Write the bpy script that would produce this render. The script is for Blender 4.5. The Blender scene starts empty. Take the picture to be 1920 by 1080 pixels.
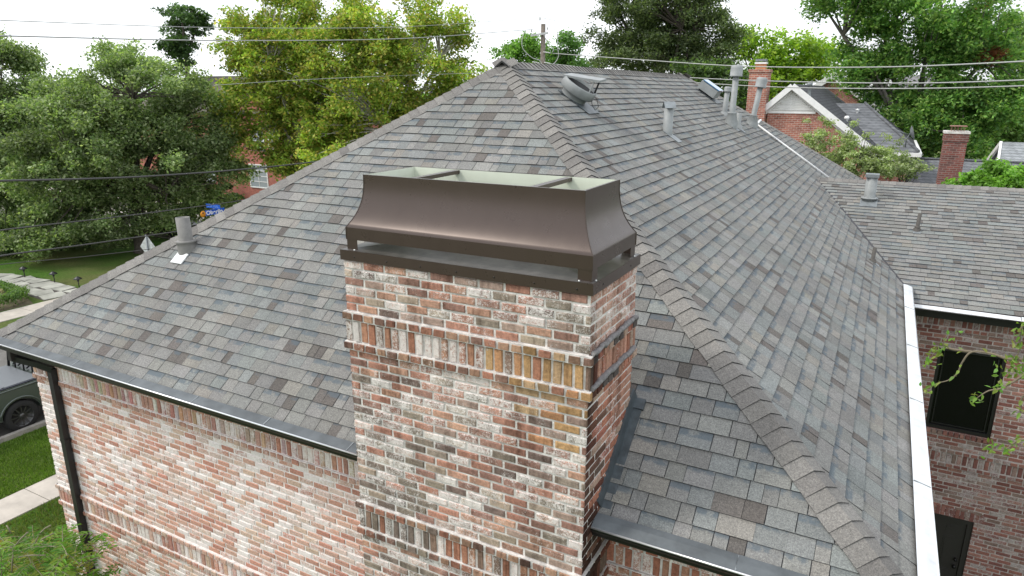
import bpy, math, random
import numpy as np
from mathutils import Vector, Matrix
random.seed(7); RNG = np.random.default_rng(7)
S = bpy.context.scene; COL = S.collection
# ------------------------------------------------------------------ camera
FPX = 1291.545
CAM = Vector((1.6384, -4.2594, 1.2753))
MR = Matrix(((0.8824039, 0.4704876, 0.0021896), (0.1318457, -0.2428049, -0.9610736), (-0.4516415, 0.8483438, -0.2762837)))
cd = bpy.data.cameras.new('camera'); cam = bpy.data.objects.new('camera', cd); COL.objects.link(cam)
cd.sensor_width = 36; cd.lens = FPX/1920*36; cd.clip_start = .05; cd.clip_end = 3000
rot = Matrix((MR[0], -MR[1], -MR[2])).transposed().to_4x4(); rot.translation = CAM
cam.matrix_world = rot; S.camera = cam
# ------------------------------------------------------------------ sky, sun, exposure
SUN_EL, SUN_AZ = math.radians(48), math.radians(238)     # azimuth of the sun: 0 = +Y, clockwise
W = bpy.data.worlds.new('World'); S.world = W; W.use_nodes = True
nt = W.node_tree; nt.nodes.clear()
out = nt.nodes.new('ShaderNodeOutputWorld'); bg = nt.nodes.new('ShaderNodeBackground')
sky = nt.nodes.new('ShaderNodeTexSky'); sky.sky_type = 'NISHITA'; sky.sun_disc = False
sky.sun_elevation = SUN_EL; sky.sun_rotation = SUN_AZ; sky.air_density = 1.0; sky.dust_density = 3.0
tc = nt.nodes.new('ShaderNodeTexCoord'); nz = nt.nodes.new('ShaderNodeTexNoise'); rp = nt.nodes.new('ShaderNodeValToRGB')
nz.inputs['Scale'].default_value = 2.2; nz.inputs['Detail'].default_value = 7; nz.inputs['Roughness'].default_value = .55
mp = nt.nodes.new('ShaderNodeMapping'); mp.inputs['Scale'].default_value = (1, 1, 3.0)
rp.color_ramp.elements[0].position = .33; rp.color_ramp.elements[0].color = (.45, .45, .45, 1); rp.color_ramp.elements[1].position = .58
mx = nt.nodes.new('ShaderNodeMix'); mx.data_type = 'RGBA'
nt.links.new(tc.outputs['Generated'], mp.inputs[0]); nt.links.new(mp.outputs[0], nz.inputs['Vector'])
nt.links.new(nz.outputs['Fac'], rp.inputs['Fac']); nt.links.new(rp.outputs['Color'], mx.inputs['Factor'])
nt.links.new(sky.outputs['Color'], mx.inputs['A']); mx.inputs['B'].default_value = (9.2, 9.5, 9.9, 1)   # bright thin cloud
nt.links.new(mx.outputs['Result'], bg.inputs['Color']); bg.inputs['Strength'].default_value = .125
nt.links.new(bg.outputs[0], out.inputs[0])
sl = bpy.data.lights.new('sun', 'SUN'); sl.energy = 1.5; sl.angle = math.radians(10); sl.color = (1, .95, .87)
so = bpy.data.objects.new('sun', sl); COL.objects.link(so)
sd = Vector((math.sin(SUN_AZ)*math.cos(SUN_EL), math.cos(SUN_AZ)*math.cos(SUN_EL), math.sin(SUN_EL)))
so.rotation_euler = sd.to_track_quat('Z', 'Y').to_euler(); so.location = sd*60
S.view_settings.view_transform = 'Standard'; S.view_settings.look = 'None'; S.view_settings.gamma = 1
S.view_settings.exposure = 0.5
S.render.engine = 'CYCLES'; S.cycles.max_bounces = 6; S.cycles.transparent_max_bounces = 8
# ------------------------------------------------------------------ helpers
def ray(u, v):
    return MR.transposed() @ Vector(((u-960)/FPX, (v-540)/FPX, 1))
def at(u, v, t):                      # the point seen at pixel (u,v), t metres away horizontally
    d = ray(u, v); return CAM + d*(t/math.hypot(d.x, d.y))
def aty(u, v, y):
    d = ray(u, v); return CAM + d*((y-CAM.y)/d.y)
def lin(c):
    return tuple((x/12.92 if x <= .04045 else ((x+.055)/1.055)**2.4) for x in c)
def rgb(r, g, b, k=1.0):
    return tuple(k*x for x in lin((r/255, g/255, b/255)))
G0 = -8.1
V = Vector
ORG = {}
def thing(name, label, cat, loc=(0, 0, 0), group=None, kind=None):
    o = bpy.data.objects.new(name, None); COL.objects.link(o); o.location = loc; o.empty_display_size = .3
    o['label'] = label; o['category'] = cat
    if group: o['group'] = group
    if kind: o['kind'] = kind
    ORG[o.name] = V(loc); return o
def tag(o, label, cat, group=None, kind=None):
    o['label'] = label; o['category'] = cat
    if group: o['group'] = group
    if kind: o['kind'] = kind
    return o
class MB:
    def __init__(s): s.v = []; s.f = []; s.c = []; s.m = []; s.col = (1, 1, 1, 1); s.sm = []
    def face(s, pts, col=None, mat=0, smooth=False):
        n = len(s.v); s.v.extend([tuple(p) for p in pts]); s.f.append(list(range(n, n+len(pts))))
        c = col if col is not None else s.col
        if isinstance(c[0], (int, float)): c = [c]*len(pts)
        s.c.extend(c); s.m.append(mat); s.sm.append(smooth)
    def box(s, c, d, ax=None, mat=0, col=None):          # centre, full dims, optional 3 axes
        c = V(c); ax = ax or (V((1, 0, 0)), V((0, 1, 0)), V((0, 0, 1)))
        X, Y, Z = [V(a)*d[i]/2 for i, a in enumerate(ax)]
        P = [c+sx*X+sy*Y+sz*Z for sz in (-1, 1) for sy in (-1, 1) for sx in (-1, 1)]
        for q in ((0, 2, 3, 1), (4, 5, 7, 6), (0, 1, 5, 4), (2, 6, 7, 3), (0, 4, 6, 2), (1, 3, 7, 5)):
            s.face([P[i] for i in q], col, mat)
    def box2(s, a, b, mat=0, col=None):
        a, b = V(a), V(b); s.box((a+b)/2, [abs(b[i]-a[i]) for i in range(3)], None, mat, col)
    def bar(s, a, b, w, h, up=(0, 0, 1), mat=0, col=None):
        a, b = V(a), V(b); x = (b-a); L = x.length; x.normalize(); y = V(up).cross(x)
        if y.length < 1e-4: y = V((0, 1, 0)).cross(x)
        y.normalize(); z = x.cross(y); s.box((a+b)/2, (L, w, h), (x, y, z), mat, col)
    def tube(s, pts, r, n=8, mat=0, col=None, cap=True):
        pts = [V(p) for p in pts]; k = len(pts); rr = r if isinstance(r, (list, tuple)) else [r]*k
        rings = []; ref = None
        for i, p in enumerate(pts):
            d = (pts[min(i+1, k-1)]-pts[max(i-1, 0)]).normalized()
            if ref is None: ref = V((0, 0, 1)) if abs(d.z) < .9 else V((1, 0, 0))
            a = d.cross(ref); a = a.normalized() if a.length > 1e-5 else d.orthogonal().normalized()
            b = a.cross(d).normalized(); ref = b
            rings.append([p+rr[i]*(math.cos(2*math.pi*j/n)*a+math.sin(2*math.pi*j/n)*b) for j in range(n)])
        for i in range(k-1):
            for j in range(n):
                s.face([rings[i][j], rings[i][(j+1) % n], rings[i+1][(j+1) % n], rings[i+1][j]], col, mat, True)
        if cap: s.face(rings[0][::-1], col, mat); s.face(rings[-1], col, mat)
    def lathe(s, o, ax, prof, n=20, mat=0, col=None):    # prof: (radius, height along ax)
        o, ax = V(o), V(ax).normalized(); a = ax.orthogonal().normalized(); b = ax.cross(a)
        R = [[o+ax*h+r*(math.cos(2*math.pi*j/n)*a+math.sin(2*math.pi*j/n)*b) for j in range(n)] for r, h in prof]
        for i in range(len(prof)-1):
            for j in range(n): s.face([R[i][j], R[i][(j+1) % n], R[i+1][(j+1) % n], R[i+1][j]], col, mat, True)
    def build(s, name, mats, parent=None, label=None, org=None, weld=False):
        me = bpy.data.meshes.new(name)
        o0 = V(org) if org is not None else (ORG.get(parent.name, V((0, 0, 0))) if parent else V((0, 0, 0)))
        A = np.array(s.v, dtype=np.float64)-np.array(o0)
        me.from_pydata(A.tolist(), [], s.f)
        at_ = me.color_attributes.new('tone', 'FLOAT_COLOR', 'CORNER')
        at_.data.foreach_set('color', np.array([tuple(c)+(1,)*(4-len(c)) for c in s.c], dtype=np.float32).ravel())
        for m in (mats if isinstance(mats, (list, tuple)) else [mats]): me.materials.append(m)
        me.polygons.foreach_set('material_index', s.m); me.polygons.foreach_set('use_smooth', s.sm)
        me.update()
        if weld or any(s.sm):
            import bmesh
            b = bmesh.new(); b.from_mesh(me); bmesh.ops.remove_doubles(b, verts=b.verts, dist=1e-4); b.to_mesh(me); b.free()
        return link(name, me, parent, label, o0)
def link(name, me, parent=None, label=None, o0=(0, 0, 0)):
    o = bpy.data.objects.new(name, me); COL.objects.link(o)
    if parent is not None: o.parent = parent
    else: o.location = o0
    ORG[o.name] = V(o0)
    if label: o['label'] = label
    return o
def struct(name, mb, m):
    o = mb.build(name, m); o['kind'] = 'structure'; return o
# ------------------------------------------------------------------ materials
def mat(name, col=(.5, .5, .5), rough=.8, metal=0., spec=.5):
    m = bpy.data.materials.new(name); m.use_nodes = True; p = m.node_tree.nodes['Principled BSDF']
    p.inputs['Base Color'].default_value = (*col[:3], 1); p.inputs['Roughness'].default_value = rough
    p.inputs['Metallic'].default_value = metal; p.inputs['Specular IOR Level'].default_value = spec
    return m
class NT:
    def __init__(s, m): s.t = m.node_tree; s.p = s.t.nodes['Principled BSDF']
    def n(s, typ, **kw):
        x = s.t.nodes.new('ShaderNode'+typ)
        for k, v in kw.items():
            if hasattr(x, k): setattr(x, k, v)
        return x
    def l(s, a, b): s.t.links.new(a, b)
    def noise(s, scale, detail=3, rough=.5, vec=None, out='Fac'):
        x = s.n('TexNoise'); x.inputs['Scale'].default_value = scale; x.inputs['Detail'].default_value = detail; x.inputs['Roughness'].default_value = rough
        s.l(vec if vec is not None else s.obj(), x.inputs['Vector']); return x.outputs[out]
    def obj(s):
        if not hasattr(s, '_o'): s._o = s.n('TexCoord').outputs['Object']
        return s._o
    def map(s, v, sc):
        x = s.n('Mapping'); x.inputs['Scale'].default_value = sc; s.l(v, x.inputs[0]); return x.outputs[0]
    def ramp(s, f, stops):
        x = s.n('ValToRGB'); e = x.color_ramp.elements
        while len(e) < len(stops): e.new(.5)
        for i, (p, c) in enumerate(stops): e[i].position = p; e[i].color = (*c, 1) if len(c) == 3 else c
        s.l(f, x.inputs[0]); return x.outputs[0]
    def math(s, op, a, b=None, clamp=False):
        x = s.n('Math'); x.operation = op; x.use_clamp = clamp
        for i, q in enumerate((a, b)):
            if q is None: continue
            if isinstance(q, (int, float)): x.inputs[i].default_value = q
            else: s.l(q, x.inputs[i])
        return x.outputs[0]
    def mix(s, f, a, b, mode='MIX'):
        x = s.n('Mix'); x.data_type = 'RGBA'; x.blend_type = mode
        for q, k in ((f, 'Factor'), (a, 'A'), (b, 'B')):
            i = [z for z in x.inputs if z.name == k and (z.type == 'RGBA' or (k == 'Factor' and z.type == 'VALUE'))][0]
            if isinstance(q, (int, float)): i.default_value = q
            elif isinstance(q, tuple): i.default_value = (*q[:3], 1)
            else: s.l(q, i)
        return [z for z in x.outputs if z.type == 'RGBA'][0]
    def tone(s):
        x = s.n('Attribute'); x.attribute_name = 'tone'; return x
    def bump(s, h, st=.3, d=.01):
        x = s.n('Bump'); x.inputs['Strength'].default_value = st; x.inputs['Distance'].default_value = d
        s.l(h, x.inputs['Height']); s.l(x.outputs[0], s.p.inputs['Normal'])
    def base(s, c): s.l(c, s.p.inputs['Base Color'])
def noisy(name, col, rough=.8, metal=0., scale=6, amp=.25, bump=0., spec=.5, detail=5):
    m = mat(name, col, rough, metal, spec); t = NT(m); f = t.noise(scale, detail, .6)
    k0, k1 = 1-amp, 1+amp
    t.base(t.ramp(f, [(.3, tuple(x*k0 for x in col[:3])), (.7, tuple(min(1, x*k1) for x in col[:3]))]))
    if bump: t.bump(t.noise(scale*6, 4), bump, .02)
    return m
def streaks(t, k):
    st = t.noise(1., 5, .7, vec=t.map(t.obj(), (6.5, 6.5, .55))); bl = t.noise(3.2, 6, .75)
    a = t.ramp(t.math('ADD', t.math('MULTIPLY', st, .6), t.math('MULTIPLY', bl, .4)), [(.38, tuple(1-k*q for q in (.72, .78, .82))), (.50, (1, 1, 1)), (.62, (1+.25*k, 1+.22*k, 1+.2*k))]); return a
def brick_mat(name, white=(.66, .61, .57), smear=.0, grime=.25, streak=0):
    m = mat(name, rough=.92, spec=.2); t = NT(m); a = t.tone()
    f1 = t.noise(45, 4, .7); f2 = t.noise(26, 6, .75); f3 = t.noise(95, 3, .8); big = t.noise(2.6, 4, .65)
    var = t.mix(1.0, a.outputs['Color'], t.ramp(f1, [(.25, (.58, .58, .58)), (.75, (1.35, 1.35, 1.35))]), 'MULTIPLY')
    var = t.mix(1.0, var, t.ramp(big, [(.3, (1-grime,)*3), (.7, (1+grime*.6,)*3)]), 'MULTIPLY')
    nn = t.math('ADD', t.math('MULTIPLY', t.math('SUBTRACT', t.math('ADD', t.math('MULTIPLY', f2, .45), t.math('MULTIPLY', f3, .55)), .5), 2.9), .5)
    al = t.math('ADD', a.outputs['Alpha'], t.math('MULTIPLY', t.math('SUBTRACT', t.noise(4.0, 5, .7), .5), smear*2))
    w = t.math('MULTIPLY', t.math('SUBTRACT', nn, t.math('SUBTRACT', 1.0, al)), 3.2, True)
    w = t.math('MULTIPLY', w, .85)
    if streak: var = t.mix(1., var, streaks(t, streak), 'MULTIPLY')
    c = t.mix(w, var, t.mix(t.noise(30, 3), tuple(x*.74 for x in white), tuple(min(1, x*1.18) for x in white)))
    if streak: c = t.mix(.65, c, t.mix(1., c, streaks(t, streak*.9), 'MULTIPLY'))
    t.base(c); t.bump(t.math('ADD', f1, f3), .6, .006); return m
def shingle_mat():
    m = mat('shingle', rough=.95, spec=.25); t = NT(m); a = t.tone()
    g = t.noise(95, 4, .9); g2 = t.noise(40, 3, .7); big = t.noise(1.1, 5, .65)
    c = t.mix(1., a.outputs['Color'], t.ramp(g, [(.28, (.42, .42, .43)), (.5, (1, 1, 1)), (.72, (1.75, 1.72, 1.66))]), 'MULTIPLY')
    c = t.mix(1., c, t.ramp(g2, [(.3, (.84, .84, .84)), (.7, (1.14, 1.14, 1.14))]), 'MULTIPLY')
    c = t.mix(1., c, t.ramp(big, [(.3, (.84, .84, .84)), (.7, (1.12, 1.12, 1.11))]), 'MULTIPLY')
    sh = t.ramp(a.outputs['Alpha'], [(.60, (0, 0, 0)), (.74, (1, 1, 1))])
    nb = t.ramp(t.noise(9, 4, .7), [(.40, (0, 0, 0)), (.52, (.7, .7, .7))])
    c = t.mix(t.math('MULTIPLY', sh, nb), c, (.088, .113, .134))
    t.base(c); t.bump(g, .6, .004); return m
def bronze_mat():
    m = mat('bronze_metal', (.066, .045, .037), .34, .38, .6); t = NT(m); f = t.noise(1., 5, .65, vec=t.map(t.obj(), (9, 9, 1.2)))
    t.base(t.ramp(f, [(.3, (.066, .046, .038)), (.7, (.072, .051, .042))])); t.l(t.ramp(t.noise(5, 5, .7), [(.3, (.26,)*3), (.7, (.33,)*3)]), t.p.inputs['Roughness']); t.bump(t.noise(1.6, 2, .4), .06, .05); return m
M = dict(
    shingle=shingle_mat(), under=noisy('roof_felt', (.045, .045, .05)),
    brick=brick_mat('old_brick', (.74, .70, .67), .45, .2, .6), wallbrick=brick_mat('washed_brick', (.82, .775, .75), .5, .12), redbrick=brick_mat('red_brick'),
    mortar=noisy('mortar', (.60, .57, .54), .95, scale=9, amp=.35, bump=.4), pale_mortar=noisy('pale_mortar', (.79, .735, .705), .95, scale=20, amp=.18, bump=.4),
    bronze=bronze_mat(), bronze_in=noisy('pale_liner', (.62, .66, .55), .5, scale=3, amp=.08),
    pan=noisy('shaded_pan_metal', (.075, .068, .062), .35, .35, scale=8, amp=.35), screw=mat('screw', (.5, .5, .48), .4, .8),
    black=mat('black_metal', (.010, .010, .011), .38), guard=noisy('guard_metal', (.10, .112, .12), .68, .2, scale=4, amp=.3),
    lip=mat('lip_highlight', (.75, .76, .78), .3, .7), white_guard=noisy('white_guard', (.62, .64, .655), .5, .15, scale=5, amp=.16),
    flash=noisy('flashing', (.075, .09, .10), .45, .3, scale=12, amp=.3), galv=noisy('galvanised', (.22, .24, .25), .5, .3, scale=9, amp=.25),
    ventgray=noisy('vent_gray', (.27, .285, .285), .6, .1, scale=7, amp=.15), darkhole=mat('dark_opening', (.012, .012, .013), .8),
    pipegray=noisy('pipe_gray', (.19, .185, .175), .7, scale=12, amp=.15), darkpipe=noisy('dark_pipe', (.085, .078, .07), .7, scale=12, amp=.2), sealant=noisy('sealant', (.78, .79, .79), .6),
    panel=mat('solar_panel', (.10, .22, .36), .15, .2), whitepaint=noisy('white_paint', (.80, .80, .79), .5, amp=.06),
    glass=mat('dark_glass', (.004, .004, .005), .22, 0, .25), blackframe=mat('black_frame', (.012, .012, .012), .4), door=mat('door_paint', (.026, .024, .022), .45),
    knob=mat('knob', (.01, .01, .01), .25, .6),
)
def lerp(a, b, t): return a+(b-a)*t
def pick(pal, j=.12):
    w = [p[1] for p in pal]; c = random.choices(pal, w)[0]; k = 1+random.uniform(-j, j)
    return tuple(x*k*(1+random.uniform(-.012, .012)) for x in c[0])
# ------------------------------------------------------------------ shingled slopes
TABS = [((.200, .198, .188), 36), ((.188, .198, .193), 26), ((.212, .203, .184), 10), ((.182, .181, .174), 24), ((.124, .113, .105), 9), ((.206, .206, .198), 14)]
EXPO = .155
def clip(poly, inside, cut):
    r = []
    for i in range(len(poly)):
        a, b = poly[i], poly[(i+1) % len(poly)]; ia, ib = inside(a), inside(b)
        if ia: r.append(a)
        if ia != ib: r.append(cut(a, b))
    return r
def clip_convex(poly, cv):
    for i in range(len(cv)):
        A, B = cv[i], cv[(i+1) % len(cv)]
        nx, ny = -(B[1]-A[1]), B[0]-A[0]
        f = lambda p: (p[0]-A[0])*nx+(p[1]-A[1])*ny
        def cut(a, b):
            fa, fb = f(a), f(b); k = fa/(fa-fb); return (lerp(a[0], b[0], k), lerp(a[1], b[1], k))
        poly = clip(poly, lambda p: f(p) >= -1e-9, cut)
        if len(poly) < 3: return []
    return poly
def slope(mb, O, sdir, tdir, polys, gap=.005, rise=.0, pal=TABS, wmin=.10, wmax=.29):
    """shingle courses over convex polygons given in (s,t) slope coordinates, counter-clockwise"""
    O, sdir, tdir = V(O), V(sdir).normalized(), V(tdir).normalized(); n = sdir.cross(tdir).normalized()
    P = lambda s, t, h: O+sdir*s+tdir*t+n*h
    for cv in polys:
        mb.face([P(s, t, -.004) for s, t in cv], (.03, .03, .032, 0), 1)
    s0 = min(p[0] for cv in polys for p in cv); s1 = max(p[0] for cv in polys for p in cv)
    t1 = max(p[1] for cv in polys for p in cv); nrow = int(t1/EXPO)+1
    ph = random.uniform(0, 6)
    for r in range(nrow):
        tb, tt = r*EXPO, (r+1)*EXPO; s = s0-random.uniform(0, .3); dark = 0
        while s < s1:
            w = random.uniform(wmin, wmax)
            lam = random.random() < .5
            c = pick(pal)
            if c[0] < .13: w = min(w, random.uniform(.09, .17))
            gp = gap if random.random() < .75 else .0008
            lift = .011+(.004 if lam else 0)
            wob = .004*math.sin(s*1.3+r*.9+ph)+random.uniform(-.002, .002)
            q = [(s+gp/2, tb+wob), (s+w-gp/2, tb+wob+random.uniform(-.0015, .0015)), (s+w-gp/2, tt+.012), (s+gp/2, tt+.012)]
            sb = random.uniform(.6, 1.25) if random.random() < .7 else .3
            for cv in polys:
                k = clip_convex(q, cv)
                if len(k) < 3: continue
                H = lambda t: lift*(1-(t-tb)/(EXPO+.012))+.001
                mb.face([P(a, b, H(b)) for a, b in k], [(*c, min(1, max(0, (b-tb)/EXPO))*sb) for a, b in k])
                for i in range(len(k)):
                    a, b = k[i], k[(i+1) % len(k)]
                    if abs(a[1]-tb) < .012 and abs(b[1]-tb) < .012 and abs(a[0]-b[0]) > .01:
                        mb.face([P(a[0], a[1], H(a[1])), P(a[0], a[1], -.003), P(b[0], b[1], -.003), P(b[0], b[1], H(b[1]))], (.05, .048, .047, 0))
            s += w
def caps(mb, A, B, n1, n2, expo=.140, width=.165, hgt=.018, col=((.200, .192, .180), (.172, .164, .156), (.215, .206, .194))):
    """bent cap shingles from A (low) to B (high) over the crease of two slopes with normals n1, n2"""
    A, B, n1, n2 = V(A), V(B), V(n1).normalized(), V(n2).normalized(); d = (B-A); L = d.length; d.normalize()
    def side(n, m):
        x = d.cross(n); x.normalize()
        return x if x.z < 0 else -x
    e1 = side(n1, n1); e2 = side(n2, n2)
    up = (n1+n2).normalized(); k = int(L/expo)+1
    for i in range(k):
        w = width*random.uniform(.96, 1.05); a = A+d*(i*expo+random.uniform(-.006, .006)); b = a+d*(expo+.03)
        c = random.choice(col); kk = random.uniform(.88, 1.12); c = tuple(x*kk for x in c)+(random.uniform(0, .3),)
        sec = lambda o, h: [o+e1*w+n1*h*.5, o+e1*w*.5+n1*h*.95, o+e1*w*.18+(n1*.7+up*.3)*h*1.15-up*.002, o+up*h*1.25, o+e2*w*.18+(n2*.7+up*.3)*h*1.15-up*.002, o+e2*w*.5+n2*h*.95, o+e2*w+n2*h*.5]
        lo, hi = sec(a, hgt+.007), sec(b, hgt-.005); base = sec(a, .002)
        for j in range(6):
            mb.face([lo[j], lo[j+1], hi[j+1], hi[j]], c, 0, False)
            mb.face([base[j], base[j+1], lo[j+1], lo[j]], (.04, .04, .04, 0))
        mb.face([base[0], lo[0], hi[0]], (.05, .05, .05, 0)); mb.face([base[6], hi[6], lo[6]], (.05, .05, .05, 0))
# ------------------------------------------------------------------ brickwork
def brick(mb, O, u, n, s0, s1, z0, z1, dep, col, jit=.005, e=.006):
    if s1-s0 < .012: return
    J = lambda: random.uniform(-jit, jit)
    up = V((0, 0, 1)); dj = random.uniform(-.003, .003)
    bk = [(s0, z0), (s1, z0), (s1, z1), (s0, z1)]
    fr = [(s0+e+J(), z0+e+J()*.6), (s1-e+J(), z0+e+J()*.6), (s1-e+J(), z1-e+J()*.6), (s0+e+J(), z1-e+J()*.6)]
    Bk = [O+u*a+up*b for a, b in bk]; Fr = [O+u*a+up*b+n*(dep+dj) for a, b in fr]
    mb.face(Fr, col)
    for i in range(4):
        mb.face([Bk[i], Bk[(i+1) % 4], Fr[(i+1) % 4], Fr[i]], col)
def wall(mb, O, u, n, L, rows, colf, holes=(), bl=.2, jt=.019, course=.075, dep=.008, mcol=1, endproj=(True, True), full_mortar=True):
    """rows of bricks from the top down; rows: list of (kind, z_top, z_bottom)"""
    O, u, n = V(O), V(u), V(n); up = V((0, 0, 1)); ztop, zbot = rows[0][1], rows[-1][2]
    # backing of mortar, cut round the openings
    xs = sorted({0, L, *[h[0] for h in holes], *[h[1] for h in holes]}); zs = sorted({ztop, zbot, *[h[2] for h in holes], *[h[3] for h in holes]})
    for i in range(len(xs)-1):
        for j in range(len(zs)-1):
            cx, cz = (xs[i]+xs[i+1])/2, (zs[j]+zs[j+1])/2
            if any(h[0] < cx < h[1] and h[2] < cz < h[3] for h in holes): continue
            mb.face([O+u*xs[i]+up*zs[j], O+u*xs[i+1]+up*zs[j], O+u*xs[i+1]+up*zs[j+1], O+u*xs[i]+up*zs[j+1]], (.5, .5, .5, 0), mcol)
    for r, (kind, z1, z0) in enumerate(rows):
        if kind == 'run': bw, d = bl, dep
        elif kind == 'head': bw, d = .100, dep+.030
        else: bw, d = .066, dep+.010
        ex = d if kind != 'run' else dep
        a0 = -ex if endproj[0] else 0; a1 = L+(ex if endproj[1] else 0)
        if kind != 'run':     # projecting course has its own mortar bed
            mb.box(O+u*(a0+a1)/2+n*(d-.012)/2+up*(z0+z1)/2, (a1-a0-.012, d-.012, z1-z0), (u, n, up), mcol, (.5, .5, .5, 0))
        s = a0-(0 if kind != 'run' else (bl/2+jt/2)*(r % 2)); first = True
        s = s if kind != 'run' else s+random.uniform(-.012, .012)
        while s < a1-.01:
            w = bw*(1+random.uniform(-.05, .05) if kind == 'run' else 1+random.uniform(-.08, .08))
            p0, p1 = max(s, a0), min(s+w, a1)
            zj = random.uniform(-.003, .003); segs = [(p0, p1)]
            for h in holes:
                if z0 < h[3]-.02 and z1 > h[2]+.02:
                    ns = []
                    for (x, y) in segs:
                        if y <= h[0] or x >= h[1]: ns.append((x, y)); continue
                        if x < h[0]: ns.append((x, h[0]))
                        if y > h[1]: ns.append((h[1], y))
                    segs = ns
            for (x, y) in segs:
                if y-x < .025: continue
                g = jt*(.5 if kind == 'run' else .4)
                brick(mb, O, u, n, x, y, z0+g*.8+zj, z1-g*.8+zj, d, colf((x+y)/2, (z0+z1)/2, kind))
            s += w+jt*(1 if kind == 'run' else .8)
def rows_from(ztop, zbot, bands=(), course=.075):
    """bands: z of the top of a header/soldier/header band"""
    r = []; z = ztop; bands = sorted(bands, reverse=True); i = 0
    while z > zbot+.01:
        if i < len(bands) and z-course*.5 < bands[i][0]:
            for k in bands[i][1]:
                h = .195 if k == 'sold' else .075; r.append((k, z, z-h)); z -= h
            i += 1; continue
        r.append(('run', z, z-course)); z -= course
    return r
# ================================================================== THE HOUSE
XA, YA, ZA = -3.344, 4.896, 1.649            # apex of the hips
XL, XR, YF, ZE = -8.966, 2.227, .311, -2.03  # roof edges and eave height
YR, YB = 14.75, 20.3                         # far end of the ridge, back eave
WY, WZ, WE, WS = 13.78, -.74, 8.9, .3027     # wing: ridge y, ridge z, eave y, slope
WXR = 13.0
house = thing('brick_house', 'whitewashed brick house with grey hipped shingle roof and wide bronze capped chimney', 'house', (-3.3, 8, G0))
kf = (ZA-ZE)/(YA-YF); kr = (ZA-ZE)/(XR-XA)
NF = V((0, -kf, 1)).normalized(); NR = V((kr, 0, 1)).normalized(); NL = V((-kr, 0, 1)).normalized(); NB = V((0, kf, 1)).normalized()
# front and side slopes, main roof
mb = MB()
lf = math.hypot(YA-YF, ZA-ZE); lr = math.hypot(XR-XA, ZA-ZE)
CH0, CH1, CYB = -2.227, -.023, 1.015         # chimney x range and back
tch = lf*(CYB-YF)/(YA-YF)
tri = [(0, 0), (XR-XL, 0), (XA-XL, lf)]
def cutx(poly, x, keep_left):
    return clip(poly, lambda p: (p[0] <= x) == keep_left, lambda a, b: (x, lerp(a[1], b[1], (x-a[0])/(b[0]-a[0]))))
def cutt(poly, t, keep_above):
    return clip(poly, lambda p: (p[1] >= t) == keep_above, lambda a, b: (lerp(a[0], b[0], (t-a[1])/(b[1]-a[1])), t))
c0, c1 = CH0-XL, CH1-XL
fp = [cutx(tri, c0, True), cutx(tri, c1, False), cutt(cutx(cutx(tri, c1, True), c0, False), tch, True)]
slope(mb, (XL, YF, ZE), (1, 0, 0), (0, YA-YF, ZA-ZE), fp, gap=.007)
# right slope: s runs along +Y
def sr(x, y): return (y-YF, lr*(XR-x)/(XR-XA))
VB, VT = (2.227, 9.35), (.27, 13.78); VB2 = (2.227, 18.2)
pa = [sr(XR, YF), sr(*VB), sr(*VT), sr(XA, 13.78), sr(XA, YA)]
pb = [sr(*VT), sr(*VB2), sr(XR, YB), sr(XA, YR), sr(XA, 13.78)]
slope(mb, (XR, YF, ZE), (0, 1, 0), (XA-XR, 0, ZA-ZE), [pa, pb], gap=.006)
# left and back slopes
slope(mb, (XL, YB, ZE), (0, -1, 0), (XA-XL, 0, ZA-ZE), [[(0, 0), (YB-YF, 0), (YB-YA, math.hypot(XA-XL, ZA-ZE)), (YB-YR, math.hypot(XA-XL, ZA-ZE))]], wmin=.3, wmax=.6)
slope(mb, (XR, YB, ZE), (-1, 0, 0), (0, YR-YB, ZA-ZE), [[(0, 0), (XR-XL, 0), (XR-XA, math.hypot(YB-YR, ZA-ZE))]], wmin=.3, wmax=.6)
roof = mb.build('roof', [M['shingle'], M['under']], house)
mb = MB(); up_ = V((0, 0, .004))
caps(mb, (XL-.02, YF-.02, ZE), (XA, YA, ZA), NL, NF); caps(mb, (XR+.02, YF-.02, ZE), (XA, YA, ZA), NF, NR)
caps(mb, (XR, YB, ZE), (XA, YR, ZA), NR, NB); caps(mb, (XL, YB, ZE), (XA, YR, ZA), NB, NL)
mb.build('hip_cap', [M['shingle'], M['under']], roof)
mb = MB(); caps(mb, (XA, YA-.12, ZA), (XA, YR, ZA), NL, NR); mb.build('ridge_cap', [M['shingle'], M['under']], roof)
# wing roof
mb = MB(); lw = (WY-WE)*math.hypot(1, WS)
def sw(x, y): return (x, lw*(y-WE)/(WY-WE))
WZE = WZ-WS*(WY-WE)
slope(mb, (0, WE, WZE), (1, 0, 0), (0, WY-WE, WZ-WZE), [[sw(2.43, WE), sw(WXR, WE), sw(WXR, WY), sw(.27, WY), sw(2.227, 9.35)]], gap=.004, wmin=.14, wmax=.32)
slope(mb, (WXR, 2*WY-WE, WZE), (-1, 0, 0), (0, WE-WY, WZ-WZE), [[(0, 0), (WXR-2.2, 0), (WXR-.27, lw), (0, lw)]], wmin=.3, wmax=.6)
wroof = mb.build('roof', [M['shingle'], M['under']], house, label='low shingle roof of the side wing')
NWF, NWB = V((0, -WS, 1)).normalized(), V((0, WS, 1)).normalized()
mb = MB(); caps(mb, (WXR, WY, WZ), (.2, WY, WZ), NWB, NWF, expo=.16); mb.build('ridge_cap', [M['shingle'], M['under']], wroof)
# valley flashing strip
mb = MB(); mb.bar((2.25, 9.33, ZE-.03), (.27, 13.78, WZ+.0), .10, .012); mb.build('valley_strip', M['under'], roof)

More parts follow.
